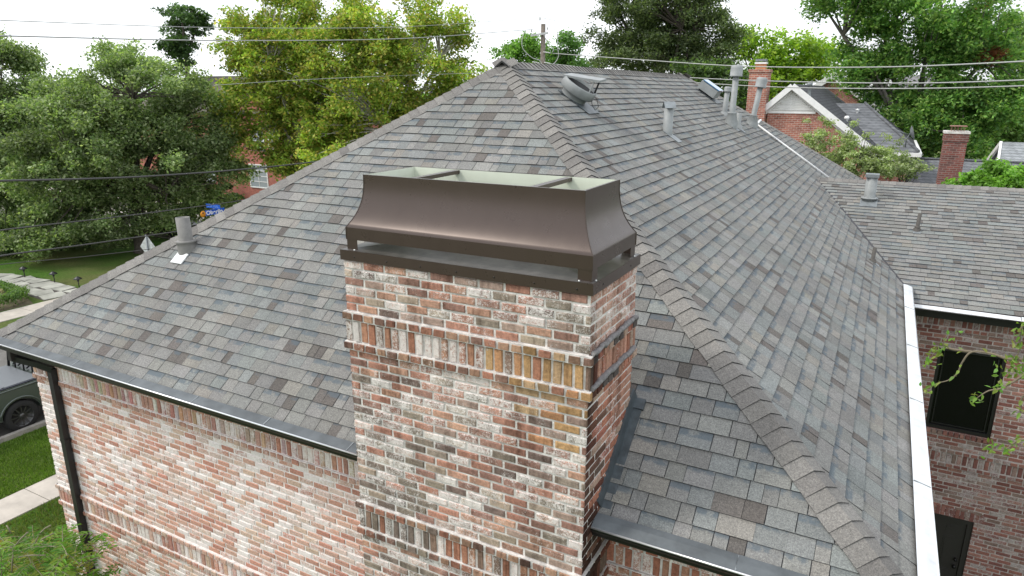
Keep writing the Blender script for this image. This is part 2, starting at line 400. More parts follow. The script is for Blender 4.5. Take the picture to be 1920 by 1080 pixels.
# ---- colours of the bricks
CHP = [((.29, .165, .13), 26), ((.40, .205, .15), 24), ((.45, .265, .19), 16), ((.25, .205, .165), 9), ((.39, .31, .24), 8), ((.18, .13, .112), 6), ((.36, .26, .215), 12)]
FRP = [((.54, .30, .225), 28), ((.58, .37, .29), 26), ((.49, .245, .185), 16), ((.56, .41, .32), 12), ((.60, .47, .41), 10)]
def stain(x, zc, s): return math.exp(-(((x)/s[0])**2+((zc)/s[1])**2))
def chim_front(s, z, kind):
    x = s+CH0
    c = pick(CHP); w = random.choices((.22, .40, .58, .76), (34, 28, 24, 14))[0]+random.uniform(-.05, .05)
    if kind == 'sold': c = pick([((.36, .17, .11), 3), ((.42, .22, .14), 2), ((.24, .16, .12), 1)]); w = random.choice((.05, .1, .6, .85))
    if kind == 'head': c = pick([((.33, .16, .11), 3), ((.36, .22, .15), 2), ((.22, .13, .10), 2)]); w = random.uniform(.05, .4)
    och = max(0, min(1, (x+.95)/.6)) if kind != 'run' and z > -1 else (max(0, 1-abs(x+.35)/.45)*.75 if -1.35 < z < -.85 else 0)
    if random.random() < och*.85: c = pick([((.44, .27, .13), 3), ((.46, .31, .18), 2), ((.40, .21, .11), 2)]); w *= .45
    if z < -1.2 and abs(x+.5+.1*math.sin(z*4)) < .25 and random.random() < .4: c = tuple(q*.75 for q in c); w *= .6
    if kind == 'head' and random.random() < .3: c = tuple(q*.65 for q in c)
    if x < -1.3 and z < -1.3 and random.random() < .35: c = pick([((.23, .19, .15), 1), ((.18, .14, .115), 1)])
    return (*c, max(0, w))
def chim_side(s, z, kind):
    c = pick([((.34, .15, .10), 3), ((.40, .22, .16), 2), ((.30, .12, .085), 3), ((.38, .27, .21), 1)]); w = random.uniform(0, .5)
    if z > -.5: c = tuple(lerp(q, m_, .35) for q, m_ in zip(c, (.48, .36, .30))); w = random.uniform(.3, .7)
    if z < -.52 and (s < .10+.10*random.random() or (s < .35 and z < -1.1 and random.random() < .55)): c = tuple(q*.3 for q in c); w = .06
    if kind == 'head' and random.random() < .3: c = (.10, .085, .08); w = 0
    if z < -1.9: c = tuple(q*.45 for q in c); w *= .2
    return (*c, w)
def front_col(s, z, kind):
    c = pick(FRP); w = random.choices((.08, .32, .55, .78, 1.0), (27, 20, 23, 20, 10))[0]+random.uniform(-.06, .06)+(.3 if s < .5 else 0)
    if kind == 'sold': w = random.choice((.05, .3, .62, .8)) if z > -3 else random.choice((.3, .5, .75, .95)); c = tuple(q*random.uniform(.75 if z > -3 else .9, 1) for q in c)
    if kind == 'head': w = random.uniform(.05, .5); c = tuple(q*.9 for q in c)
    return (*c, max(0, w))
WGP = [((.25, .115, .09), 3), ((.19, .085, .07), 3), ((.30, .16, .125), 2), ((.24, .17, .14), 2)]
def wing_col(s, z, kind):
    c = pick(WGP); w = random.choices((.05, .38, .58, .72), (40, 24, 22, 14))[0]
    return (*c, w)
# ---- chimney
crow = rows_from(-.085, G0, [(-.535, ('head', 'sold', 'head')), (-2.39, ('head', 'sold', 'head')), (-5.0, ('head', 'sold', 'head'))])
mb = MB()
wall(mb, (CH0, .023, 0), (1, 0, 0), (0, -1, 0), CH1-CH0, crow, chim_front)
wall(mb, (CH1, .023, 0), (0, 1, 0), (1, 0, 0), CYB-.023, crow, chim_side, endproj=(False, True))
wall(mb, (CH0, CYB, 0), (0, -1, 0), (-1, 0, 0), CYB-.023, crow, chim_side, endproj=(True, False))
wall(mb, (CH1, CYB, 0), (-1, 0, 0), (0, 1, 0), CH1-CH0, [r for r in crow if r[1] > -1.6], chim_front, endproj=(False, False))
chim = mb.build('chimney', [M['brick'], M['mortar']], house)
# moss-grey mortar wash on the corbel ledges of the shaded side
mb = MB()
for z in (-.535, -.80):
    pts = [(CH1+.030, .03+i*.06, z+.012+random.uniform(-.006, .01)) for i in range(17)]
    mb.tube(pts, [random.uniform(.018, .027) for _ in pts], 6)
mb.build('ledge_mortar', noisy('ledge_mortar', (.2, .19, .19), .9, scale=25, amp=.4, bump=.5), chim)
# pan with drip flange
mb = MB(); PX0, PX1, PY0, PY1 = -2.25, 0., 0., 1.038
mb.box2((PX0, PY0, -.085), (PX1, PY0+.006, 0)); mb.box2((PX0, PY1-.006, -.085), (PX1, PY1, 0))
mb.box2((PX0, PY0+.006, -.085), (PX0+.006, PY1-.006, 0)); mb.box2((PX1-.006, PY0+.006, -.085), (PX1, PY1-.006, 0))
for x in np.arange(PX0+.15, PX1, .33): mb.lathe((x, PY0, -.05), (0, -1, 0), [(.007, 0), (.007, .003), (0.0001, .004)], 8, 1)
for y in (.2, .8): mb.lathe((PX1, y, -.045), (1, 0, 0), [(.007, 0), (.007, .003), (0.0001, .004)], 8, 1)
pan = mb.build('chimney_pan', [M['bronze'], mat('dark_screw', (.03, .025, .022), .4, .5)], chim)
mb = MB(); q0 = [V((PX0+.004, PY0+.004, .001)), V((PX1-.004, PY0+.004, .001)), V((PX1-.004, PY1-.004, .001)), V((PX0+.004, PY1-.004, .001))]
q1 = [V((-1.75, .35, .06)), V((-.5, .35, .06)), V((-.5, .7, .06)), V((-1.75, .7, .06))]
for i in range(4): mb.face([q0[i], q0[(i+1) % 4], q1[(i+1) % 4], q1[i]])
mb.face(q1)
for x in (-1.5, -.75):
    mb.lathe((x, .52, .03), (0, 0, 1), [(.14, 0), (.14, .10)], 20); mb.lathe((x, .52, .13), (0, 0, 1), [(.19, 0), (.14, .03), (.001, .05)], 20)
mb.build('pan_top', M['pan'], chim)  # pan colour darkened to paint in the shade under the hood
# hood: flared box open above
HX0, HX1, HY0, HY1 = -2.198, -.022, .03, .962
zb, zs, zt = .087, .188, .612; N = 16
def ring(z, ins): return [V((HX0+ins, HY0+ins, z)), V((HX1-ins, HY0+ins, z)), V((HX1-ins, HY1-ins, z)), V((HX0+ins, HY1-ins, z))]
prof = [(zb, 0), (zs, 0)]+[(lerp(zs, zt, i/N), .118*(1-(1-i/N)**2.65)) for i in range(1, N+1)]
mb = MB()
for k in range(4):
    for i in range(len(prof)-1):
        a, b = ring(*prof[i]), ring(*prof[i+1]); j = (k+1) % 4
        mb.face([a[k], a[j], b[j], b[k]], smooth=i > 0)
    o, i_ = ring(zt, .118), ring(zt+.001, .118+.014); mb.face([o[k], o[(k+1) % 4], i_[(k+1) % 4], i_[k]])
for k in range(4):
    mb.tube([ring(z, ins)[k] for z, ins in prof], .0045, 6)
hood = mb.build('chimney_hood', [M['bronze']], chim)
for p in hood.data.polygons: pass
em = hood.modifiers.new('edge', 'EDGE_SPLIT'); em.split_angle = math.radians(35)
mb = MB()
for k in range(4):
    for i in range(len(prof)-1):
        a, b = ring(prof[i][0], prof[i][1]+.014), ring(prof[i+1][0], prof[i+1][1]+.014); j = (k+1) % 4
        mb.face([a[k], b[k], b[j], a[j]])
mb.build('hood_liner', M['bronze_in'], chim)
for x in (-1.615, -.56):
    b = MB(); b.box2((x-.028, HY0+.12, zt-.035), (x+.028, HY1-.12, zt-.004)); b.build('hood_brace', M['bronze'], chim)
for x0, sx in ((HX0, 1), (HX1, -1)):
    for y0, sy in ((HY0, 1), (HY1, -1)):
        b = MB(); b.box2((x0+sx*.003, y0+sy*.003, .0), (x0+sx*.108, y0+sy*.007, zb+.02)); b.box2((x0+sx*.003, y0+sy*.007, .0), (x0+sx*.007, y0+sy*.108, zb+.02))
        b.lathe((x0+sx*.09, y0-sy*.012, .004), (0, 0, 1), [(.009, 0), (.007, .008), (.0001, .01)], 8, 1); b.lathe((x0-sx*.010, y0+sy*.05, .004), (0, 0, 1), [(.009, 0), (.007, .008), (.0001, .01)], 8, 1)
        b.build('hood_leg', [M['bronze'], M['screw']], chim)
# side flashing where the roof meets the chimney
mb = MB()
p0, p1 = V((CH1, YF+.03, ZE+.03)), V((CH1, CYB+.12, ZE+kf*(CYB+.12-YF)+.03))
d = (p1-p0).normalized(); nn = NF
mb.bar(p0+V((.012, 0, .07)), p1+V((.012, 0, .07)), .018, .16, (0, 0, 1)); mb.bar(p0+V((.05, 0, -.005)), p1+V((.05, 0, -.005)), .09, .012, NF)
mb.build('flashing', M['flash'], roof)
mb = MB(); mb.box(V((CH1+.05, CYB+.1, ZE+kf*(CYB+.1-YF)+.03)), (.12, .1, .03), (V((1, 0, 0)), V((0, YA-YF, ZA-ZE)).normalized(), NF)); mb.build('flashing', M['flash'], roof)
# ---- walls
YW, XC = .6085, -8.669
frow = [('run', -2.13, -2.205), ('run', -2.205, -2.28), ('run', -2.28, -2.355), ('head', -2.355, -2.43), ('sold', -2.43, -2.625), ('head', -2.625, -2.70)]+rows_from(-2.70, G0, [(-4.42, ('head', 'sold', 'head'))])
mb = MB()
wall(mb, (XC, YW, 0), (1, 0, 0), (0, -1, 0), CH0-XC, frow, front_col, endproj=(True, False))
wall(mb, (XC, YW+6, 0), (0, -1, 0), (-1, 0, 0), 6, frow, front_col, endproj=(False, True))
mb.build('wall', [M['wallbrick'], M['pale_mortar']], house, label='whitewashed front wall')
mb = MB()
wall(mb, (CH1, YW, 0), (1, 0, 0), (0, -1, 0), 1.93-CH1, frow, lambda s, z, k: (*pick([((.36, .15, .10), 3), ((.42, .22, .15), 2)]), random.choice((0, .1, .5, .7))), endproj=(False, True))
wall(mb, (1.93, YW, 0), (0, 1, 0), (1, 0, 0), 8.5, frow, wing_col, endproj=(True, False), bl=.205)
mb.build('wall', [M['wallbrick'], M['mortar']], house, label='red brick wall beside the chimney')
mb = MB()
mb.face([(XC+.02, YW+6, G0), (XC+.02, 20, G0), (XC+.02, 20, -2.1), (XC+.02, YW+6, -2.1)], (.36, .17, .12, .4)); mb.face([(XC+.02, 20, G0), (1.93, 20, G0), (1.93, 20, -2.1), (XC+.02, 20, -2.1)], (.36, .17, .12, .4))
mb.build('wall', [M['wallbrick']], house, label='rear brick wall')
# soffit board
mb = MB(); mb.box2((XL+.02, YF+.02, ZE-.115), (CH0-.002, YW-.012, ZE-.095)); mb.box2((CH1+.002, YF+.02, ZE-.115), (XR-.02, YW-.012, ZE-.095)); mb.box2((1.945, YW, ZE-.115), (XR-.02, 9.1, ZE-.095))
mb.box2((XL+.02, YW, ZE-.115), (XC-.012, YB, ZE-.095))
mb.build('soffit', mat('soffit', (.03, .03, .03), .6), house)
# wing wall with window and door
WYW = 9.12; wx0 = 1.95
win = (2.92-wx0, 3.90-wx0, -4.52, -3.0); dor = (3.02-wx0, 3.93-wx0, -8.1, -6.17)
wrow = [('head', -2.34, -2.41), ('sold', -2.41, -2.605), ('head', -2.605, -2.68)]+rows_from(-2.68, G0, [(-4.83, ('head', 'sold', 'head'))])
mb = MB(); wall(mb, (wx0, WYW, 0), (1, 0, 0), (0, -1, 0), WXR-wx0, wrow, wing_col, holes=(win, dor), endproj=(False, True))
# rowlock sill and the soldier course over the door
for i in range(13):
    s = win[0]-.06+i*.085; brick(mb, V((wx0, WYW, 0)), V((1, 0, 0)), V((0, -1, 0)), s, s+.075, -4.60, -4.525, .045, (*pick(WGP), .2))
for i in range(15):
    s = dor[0]-.07+i*.075; brick(mb, V((wx0, WYW, 0)), V((1, 0, 0)), V((0, -1, 0)), s, s+.066, -6.17, -5.99, .012, (*pick(WGP), random.choice((.1, .5))))
for (a, b, z0, z1) in (win, dor):   # reveals
    for (p, q) in (((wx0+a, z0), (wx0+a, z1)), ((wx0+b, z1), (wx0+b, z0)), ((wx0+a, z1), (wx0+b, z1)), ((wx0+b, z0), (wx0+a, z0))):
        mb.face([(p[0], WYW-.002, p[1]), (q[0], WYW-.002, q[1]), (q[0], WYW+.12, q[1]), (p[0], WYW+.12, p[1])], (.2, .1, .08, .3))
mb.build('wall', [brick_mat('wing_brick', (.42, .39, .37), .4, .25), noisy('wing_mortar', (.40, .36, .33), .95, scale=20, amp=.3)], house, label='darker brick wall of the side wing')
wf = MB(); x0, x1, z0, z1 = wx0+win[0], wx0+win[1], win[2], win[3]
for a, b in (((x0, WYW+.03, z0), (x0+.05, WYW+.08, z1)), ((x1-.05, WYW+.03, z0), (x1, WYW+.08, z1)), ((x0+.05, WYW+.03, z0), (x1-.05, WYW+.08, z0+.06)), ((x0+.05, WYW+.03, z1-.05), (x1-.05, WYW+.08, z1)),
             ((x0+.09, WYW+.05, z0+.10), (x0+.105, WYW+.075, z1-.08)), ((x1-.105, WYW+.05, z0+.10), (x1-.09, WYW+.075, z1-.08)), ((x0+.09, WYW+.05, z0+.085), (x1-.09, WYW+.075, z0+.1))): wf.box2(a, b)
w_ = wf.build('window', M['blackframe'], house); b = MB(); b.face([(x0+.05, WYW+.07, z0+.06), (x1-.05, WYW+.07, z0+.06), (x1-.05, WYW+.07, z1-.05), (x0+.05, WYW+.07, z1-.05)]); b.build('pane', M['glass'], w_)
x0, x1, z0, z1 = wx0+dor[0], wx0+dor[1], dor[2], dor[3]
b = MB(); b.box2((x0+.09, WYW+.05, z0), (x1-.09, WYW+.09, z1-.09))
for cx in ((x0+.2, (x0+x1)/2-.05), ((x0+x1)/2+.05, x1-.2)):
    for cz in ((z1-.32, z1-.19), (z1-1.0, z1-.40), (z0+.2, z1-1.10)):
        b.box2((cx[0], WYW+.044, cz[0]), (cx[1], WYW+.05, cz[1])); b.box2((cx[0]+.03, WYW+.036, cz[0]+.03), (cx[1]-.03, WYW+.044, cz[1]-.03))
dr = b.build('door', M['door'], house)
b = MB(); b.box2((x0, WYW+.02, z0), (x0+.085, WYW+.085, z1)); b.box2((x1-.085, WYW+.02, z0), (x1, WYW+.085, z1)); b.box2((x0+.085, WYW+.02, z1-.085), (x1-.085, WYW+.085, z1)); b.build('door_frame', M['door'], dr)
for zz, r in ((-7.17, .032), (-7.02, .028)):
    b = MB(); b.lathe((x1-.16, WYW+.05, zz), (0, -1, 0), [(.02, 0), (.012, .03), (r, .04), (r, .06), (.0001, .075)], 12); b.build('knob', M['knob'], dr)
# ---- gutters
def gutter_profile(mb, pts, axis, close=True): pass
YG, ZG = .171, ZE
def kstyle(name, p0, p1, outv, lab, guardmat, gw, wob=0., seams=1.1, face_h=.115):
    """gutter from p0 to p1 along its front lip; outv = horizontal direction away from the wall"""
    p0, p1, o = V(p0), V(p1), V(outv); d = (p1-p0).normalized(); L = (p1-p0).length
    mb = MB(); up = V((0, 0, 1))
    prof = [(0, 0), (0, -.025), (-.010, -.035), (-.022, -face_h*.65), (-.03, -face_h), (-.125, -face_h), (-.125, -.01), (-.118, -.01), (-.118, -face_h+.006), (-.045, -face_h+.006), (-.006, -.02), (-.006, 0)]
    A = [p0+o*a+up*b for a, b in prof]; B = [p1+o*a+up*b for a, b in prof]
    for i in range(len(prof)):
        j = (i+1) % len(prof); mb.face([A[i], B[i], B[j], A[j]])
    mb.face(A[::-1]); mb.face(B)
    g = mb.build('gutter', M['black'], house, lab)
    mb = MB(); n = int(L/seams)+1; s = 0
    mb.tube([p0+o*.004+up*.004, p1+o*.004+up*.004], .009, 6, 1)  # pale tube along the lip: the edge highlight put into its colour
    while s < L:
        e = min(L, s+seams); h0, h1 = random.uniform(0, wob), random.uniform(0, wob); K = 6
        for i in range(K):
            a, b = s+(e-s-.004)*i/K, s+(e-s-.004)*(i+1)/K
            ha, hb = h0+wob*.4*math.sin(a*3), h0+wob*.4*math.sin(b*3)
            mb.face([p0+d*a+o*.006+up*.010, p0+d*b+o*.006+up*.010, p0+d*b-o*gw*.5+up*(.012+.028*gw/.2+hb), p0+d*a-o*gw*.5+up*(.012+.028*gw/.2+ha)])
            mb.face([p0+d*a-o*gw*.5+up*(.012+.028*gw/.2+ha), p0+d*b-o*gw*.5+up*(.012+.028*gw/.2+hb), p0+d*b-o*gw+up*(.03+.1*gw+hb*.6), p0+d*a-o*gw+up*(.03+.1*gw+ha*.6)])
        mb.bar(p0+d*e+o*.004+up*.013, p0+d*e-o*gw*.95+up*(.035+.1*gw), .010, .005, up, 2)
        s = e
    mb.build('gutter_guard', [guardmat, M['lip'], M['galv']], g)
    return g
kstyle('gutter', (-9.1, YG, ZG), (CH0-.012, YG, ZG), (0, -1, 0), 'black gutter left of the chimney', M['guard'], .115, .003, 1.1, .09)
kstyle('gutter', (CH1+.012, YG, ZG), (2.36, YG, ZG), (0, -1, 0), 'black gutter right of the chimney with bent guard', M['guard'], .14, .022, 1.1, .085)
kstyle('gutter', (2.367, .172, ZG+.0), (2.367, 9.26, ZG+.0), (1, 0, 0), 'side gutter under bright white guard', M['white_guard'], .135, .004, 1.9)
kstyle('gutter', (2.42, 8.76, -2.255), (WXR, 8.76, -2.255), (0, -1, 0), 'black wing gutter with thin white guard', M['white_guard'], .10, .012, 1.5, .14)
# ---- downspout
b = MB(); DX = -8.13
b.box2((DX-.05, .51, G0+.05), (DX+.05, .59, -2.44)); b.bar((DX+.04, .55, -2.44), (DX-.12, .46, -2.36), .085, .085); b.bar((DX-.10, .47, -2.37), (-8.56, .32, -2.28), .08, .08); b.box2((-8.58, .26, -2.30), (-8.50, .34, -2.10))
ds = b.build('downspout', M['black'], house)
for z in (-3.55, -5.4, -7.2):
    b = MB(); b.box2((DX-.06, .507, z), (DX+.06, .513, z+.045)); b.box2((DX+.047, .515, z), (DX+.06, .60, z+.045)); b.build('strap', M['black'], ds)
# ---- things bolted through the roof
def zr(x): return ZA-kr*(x-XA)
def roofpt(x, y): return V((x, y, zr(x)))
def plate(p, n, w, l, m, parent, name='flashing', along=(0, 1, 0), h=.02, off=(0, 0)):
    n = V(n); a = V(along); t = n.cross(a).normalized(); b = MB(); b.box(V(p)+n*h+a*off[0]+t*off[1], (w, l, .006), (a, t, n)); return b.build(name, m, parent)
# attic fan
P = roofpt(-2.60, 5.62); t_dn = V((1, 0, -kr)).normalized()
b = MB(); b.lathe(P, NR, [(.20, .01), (.20, .09), (.25, .10), (.275, .12), (.275, .235), (.262, .25), (.262, .19), (.11, .16), (.0001, .16)], 32)
fan = b.build('roof_fan', M['ventgray'], house)
b = MB(); b.lathe(P, NR, [(.255, .205), (.0001, .206)], 24); b.build('louver', M['darkhole'], fan)
plate(P+t_dn*.12, NR, .44, .60, M['flash'], fan)
b = MB(); pn = V((.15, -.10, .98)).normalized(); ax = V((1, 0, -.15)).normalized(); ax = (ax-pn*ax.dot(pn)).normalized(); cpt = P+NR*.25+V((.06, -.02, .085)); b.box(cpt, (.58, .28, .03), (ax, pn.cross(ax), pn)); b.build('solar_panel', [M['ventgray']], fan)
for dy in (-.13, .10):
    b = MB(); a = P+t_dn*.22+NR*.235+V((0, dy, 0)); b.bar(a, cpt+ax*.2+V((0, dy*.9, -.02)), .025, .014); b.build('bracket', M['ventgray'] if dy < 0 else M['black'], fan)
b = MB(); q = P+t_dn*.27+NR*.12; b.tube([q+V((.02, 0, .10)), q+V((.09, .02, .04)), q+V((.12, .02, -.07)), q+V((.07, .02, -.12)), q+V((.02, .02, -.05)), q+V((.01, 0, .03))], .005, 6); b.build('cable', M['black'], fan)
# solar vent
P = roofpt(-2.62, 14.33); ayv = V((0, 1, 0))
b = MB(); b.box(P+NR*.16, (.50, .50, .20), (ayv, t_dn, NR)); b.box(P+NR*.045, (.40, .40, .09), (ayv, t_dn, NR), 1); sv = b.build('solar_vent', [M['ventgray'], M['darkhole']], house)
b = MB(); b.box(P+NR*.285+t_dn*.02, (.50, .50, .025), (ayv, t_dn, NR)); b.build('solar_panel', M['panel'], sv)
plate(P+t_dn*.1, NR, .6, .64, M['flash'], sv)
def pipe(name, base, axis, h, r, m, cap=None, cone=None, n=NR, label=None, top_open=False, fl=True):
    base, axis = V(base), V(axis).normalized(); b = MB()
    b.lathe(base, axis, [(r, -.1), (r, h), (r*.82, h), (r*.82, h-.06), (.0001, h-.06)], 18)
    o = b.build(name, m, house, label)
    if cap:
        b = MB(); cr, chh = cap; b.lathe(base+axis*(h-chh*.75), axis, [(r, 0), (cr*1.04, 0), (cr*1.04, .025), (cr, .03), (cr, chh*.72), (cr*.93, chh*.9), (cr*.7, chh), (.0001, chh*1.02)], 18); b.build('pipe_cap', m, o)
    if cone:
        b = MB(); b.lathe(base, axis, [(cone[0], -.12), (cone[0], .05), (r*1.35, cone[1]), (r*1.5, cone[1]+.01), (r*1.5, cone[1]+.03), (r, cone[1]+.035)], 18); b.build('pipe_boot', m, o)
    if fl: plate(base+t_dn*(r*1.3 if n is NR else 0)+(V((0, -r*1.2, -r*.36)) if n is not NR else V((0, 0, 0))), n, r*2.6+.04, r*3+.08, M['galv'], o, along=(0, 1, 0) if n is NR else (1, 0, 0), h=.014)
    return o
pg = M['ventgray']
pipe('flue_pipe', roofpt(-1.60, 12.61), (.02, 0, 1), 1.27, .068, pg, (.135, .25), (.16, .26), label='tallest capped roof flue')
pipe('flue_pipe', roofpt(-1.47, 14.60), (.13, .05, 1), 1.13, .068, pg, (.135, .25), (.16, .24), label='leaning capped roof flue')
pipe('vent_pipe', roofpt(-1.93, 13.38), (.07, 0, 1), .62, .062, pg, (.085, .12), (.12, .03))
pipe('vent_pipe', roofpt(-1.50, 12.95), (.03, 0, 1), .34, .06, pg, None, (.10, .03), label='short pipe behind the tall flue')
o = pipe('flue_pipe', roofpt(-1.70, 7.68), (0, 0, 1), .42, .082, pg, None, None, label='short flue with gabled hood')
P = roofpt(-1.70, 7.68); b = MB()
hx, hy = V((.87, .5, 0)), V((-.5, .87, 0))
for s in (-1, 1): b.box(P+hy*s*.062+V((0, 0, .475)), (.19, .15, .008), (hx, (hy*.72-V((0, 0, s*.70))).normalized(), (hy*s*.70+V((0, 0, .72))).normalized()))
b.box(P+V((0, 0, .44)), (.09, .12, .06)); b.build('pipe_cap', M['galv'], o)
o = pipe('vent_pipe', (-6.64, 1.80, ZE+kf*(1.80-YF)), (-.045, 0, 1), .44, .092, M['pipegray'], None, (.125, .09), NF, label='wide open pipe by the left hip', fl=False)
b = MB(); p = V((-6.62, 1.66, ZE+kf*(1.66-YF))); b.box(p+NF*.022, (.21, .17, .016), (V((1, 0, 0)), V((0, 1, kf)).normalized(), NF)); b.build('flashing', M['sealant'], o)
pipe('vent_pipe', roofpt(1.70, 9.39), (.03, 0, 1), .27, .033, M['darkpipe'], None, (.06, .03), label='thin dark pipe near the valley')
zw = lambda y: WZ-WS*(WY-y)
pipe('vent_pipe', (2.41, 11.53, zw(11.53)), (.02, 0, 1), .36, .036, M['darkpipe'], None, (.07, .06), NWF, label='thin dark pipe on the wing roof')
o = pipe('flue_pipe', (1.47, 12.79, zw(12.79)), (0, 0, 1), .50, .115, pg, None, (.15, .03), NWF, label='stubby grey flue on the wing roof')
b = MB(); b.box((1.47, 12.79, zw(12.79)+.54), (.27, .27, .07)); b.build('pipe_cap', M['galv'], o)
# conduit along the roof
b = MB(); b.tube([roofpt(-1.44, 15.05)+NR*.05, roofpt(-.5, 14.92)+NR*.05, roofpt(.45, 14.80)+NR*.05], .022, 6); b.tube([roofpt(-1.44, 15.05)+NR*.05, roofpt(-1.5, 15.9)+NR*.09], .03, 6); b.build('conduit', M['whitepaint'], roof)
# ================================================================== THE SETTING
def sheet(name, poly, z, m):
    b = MB(); b.face([(x, y, z) for x, y in poly]); return struct(name, b, m)
gm = mat('grass_ground', (.07, .12, .03), .95, 0, .1); t_ = NT(gm)
t_.base(t_.mix(t_.ramp(t_.noise(.25, 4), [(.4, (0, 0, 0)), (.62, (1, 1, 1))]), t_.ramp(t_.noise(14, 5, .7), [(.3, (.035, .085, .012)), (.7, (.095, .19, .03))]), t_.ramp(t_.noise(9, 5, .7), [(.3, (.08, .10, .03)), (.7, (.15, .165, .06))])))
t_.bump(t_.noise(40, 4, .8), .9, .05)
asph = noisy('asphalt', (.12, .115, .105), .9, scale=3, amp=.25, bump=.3); conc = noisy('pavement', (.43, .39, .34), .9, scale=2.2, amp=.16, bump=.25)
roadc = noisy('road_concrete', (.36, .335, .30), .9, scale=1.5, amp=.2, bump=.2); kerbm = noisy('kerb', (.30, .28, .25), .9, scale=4, amp=.25)
b = MB(); b.face([(-1500, -1500, G0), (1500, -1500, G0), (1500, 1500, G0), (-1500, 1500, G0)]); struct('ground', b, gm)
b = MB()
for x0, x1, y0, y1 in ((-28.3, -18.9, -200, 300), (-300, -28.3, 24.2, 31.2)): b.face([(x0, y0, G0+.004), (x1, y0, G0+.004), (x1, y1, G0+.004), (x0, y1, G0+.004)])
struct('road', b, asph)
b = MB(); b.face([(-46, 24.3, G0+.008), (-28.4, 24.3, G0+.008), (-28.4, 31.1, G0+.008), (-46, 31.1, G0+.008)]); b.face([(-120, 24.3, G0+.008), (-46.02, 24.3, G0+.008), (-46.02, 31.1, G0+.008), (-120, 31.1, G0+.008)]); struct('road_surface', b, roadc)
b = MB()
for x in (-18.9, -28.45):
    y = -120
    while y < 120:
        if not (x < -20 and 23 < y < 32): b.box2((x, y, G0-.05), (x+.15, y+2.98, G0+.13))
        y += 3
for y in (24.05, 31.2):
    x = -120
    while x < -29: b.box2((x, y, G0-.05), (x+2.98, y+.15, G0+.13)); x += 3
struct('kerb', b, kerbm)
b = MB()
def slabs(x0, x1, y0, y1, z, step, along):
    p = (y0 if along == 'y' else x0)
    end = (y1 if along == 'y' else x1)
    while p < end:
        q = min(end, p+step-.02)
        if along == 'y': b.box2((x0, p, z-.05), (x1, q, z))
        else: b.box2((p, y0, z-.05), (q, y1, z))
        p += step
slabs(-15.75, -14.7, -40, 60, G0+.03, 1.35, 'y'); slabs(-31.4, -30.0, -40, 22.5, G0+.03, 1.6, 'y'); slabs(-110, -31, 33.2, 34.4, G0+.03, 1.5, 'x')
b.box2((-43.5, 34.42, G0-.05), (-40.5, 43.5, G0+.025))
struct('pavement', b, conc)
# flagstone path
b = MB(); ctr = [(-31.5, 13.3), (-33.2, 13.45), (-35, 13.6), (-36.8, 13.55), (-38.5, 13.2), (-40.3, 12.3), (-42, 10.8)]
b2 = MB()
for i in range(len(ctr)-1):
    a, c = V((*ctr[i], 0)), V((*ctr[i+1], 0)); d = (c-a).normalized(); n = V((-d.y, d.x, 0))
    b2.face([a+n*.95+V((0, 0, G0+.006)), c+n*.95+V((0, 0, G0+.006)), c-n*.95+V((0, 0, G0+.006)), a-n*.95+V((0, 0, G0+.006))])
    for k in range(2):
        o = a+d*(.9*k+.1); w0 = random.uniform(-.2, .2)
        for lo, hi in ((-.88, w0-.05), (w0+.05, .88)):
            j = lambda: random.uniform(-.15, .13)
            pts = [o+n*(lo+j())+d*j(), o+n*(hi+j())+d*j(), o+n*(hi+j())+d*(.78+j()), o+n*(lo+j())+d*(.78+j())]
            b.face([p+V((0, 0, G0+.04)) for p in pts][::-1], (.3, .3, .28, 1))
            for q in range(4): b.face([pts[q]+V((0, 0, G0+.04)), pts[(q+1) % 4]+V((0, 0, G0+.04)), pts[(q+1) % 4]+V((0, 0, G0)), pts[q]+V((0, 0, G0))])
b.v += b2.v and []
struct('path', b, noisy('flagstone', (.33, .33, .29), .9, scale=1.2, amp=.3, bump=.3)); struct('path_bed', b2, noisy('path_soil', (.06, .05, .045), 1))
bd = MB(); bd.face([(-45, -2, G0+.005), (-31.6, -2, G0+.005), (-31.6, 11.9, G0+.005), (-33, 12.3, G0+.005), (-36, 12.4, G0+.005), (-39, 11.5, G0+.005), (-45, 7, G0+.005)]); struct('bed_soil', bd, noisy('mulch', (.12, .10, .06), 1, scale=5, amp=.4))
# ------------------------------------------------------------------ foliage
def leaf_mat(name, gloss=.35, trans=.45, yellow=(1.0, 1.15, .45)):
    m = mat(name, (.1, .2, .05), .55, 0, gloss); t = NT(m); a = t.tone(); t.base(a.outputs['Color'])
    tr = t.n('BsdfTranslucent'); t.l(t.mix(1., a.outputs['Color'], yellow, 'MULTIPLY'), tr.inputs['Color'])
    ms = t.n('MixShader'); ms.inputs[0].default_value = trans; o = [n for n in t.t.nodes if n.type == 'OUTPUT_MATERIAL'][0]
    t.l(t.p.outputs[0], ms.inputs[1]); t.l(tr.outputs[0], ms.inputs[2]); t.l(ms.outputs[0], o.inputs[0]); return m
LEAF = leaf_mat('leaf', .3, .5); BARK = noisy('bark', (.085, .072, .06), .95, scale=7, amp=.4, bump=.6); PALEBARK = noisy('pale_bark', (.42, .40, .35), .9, scale=4, amp=.4, bump=.3)
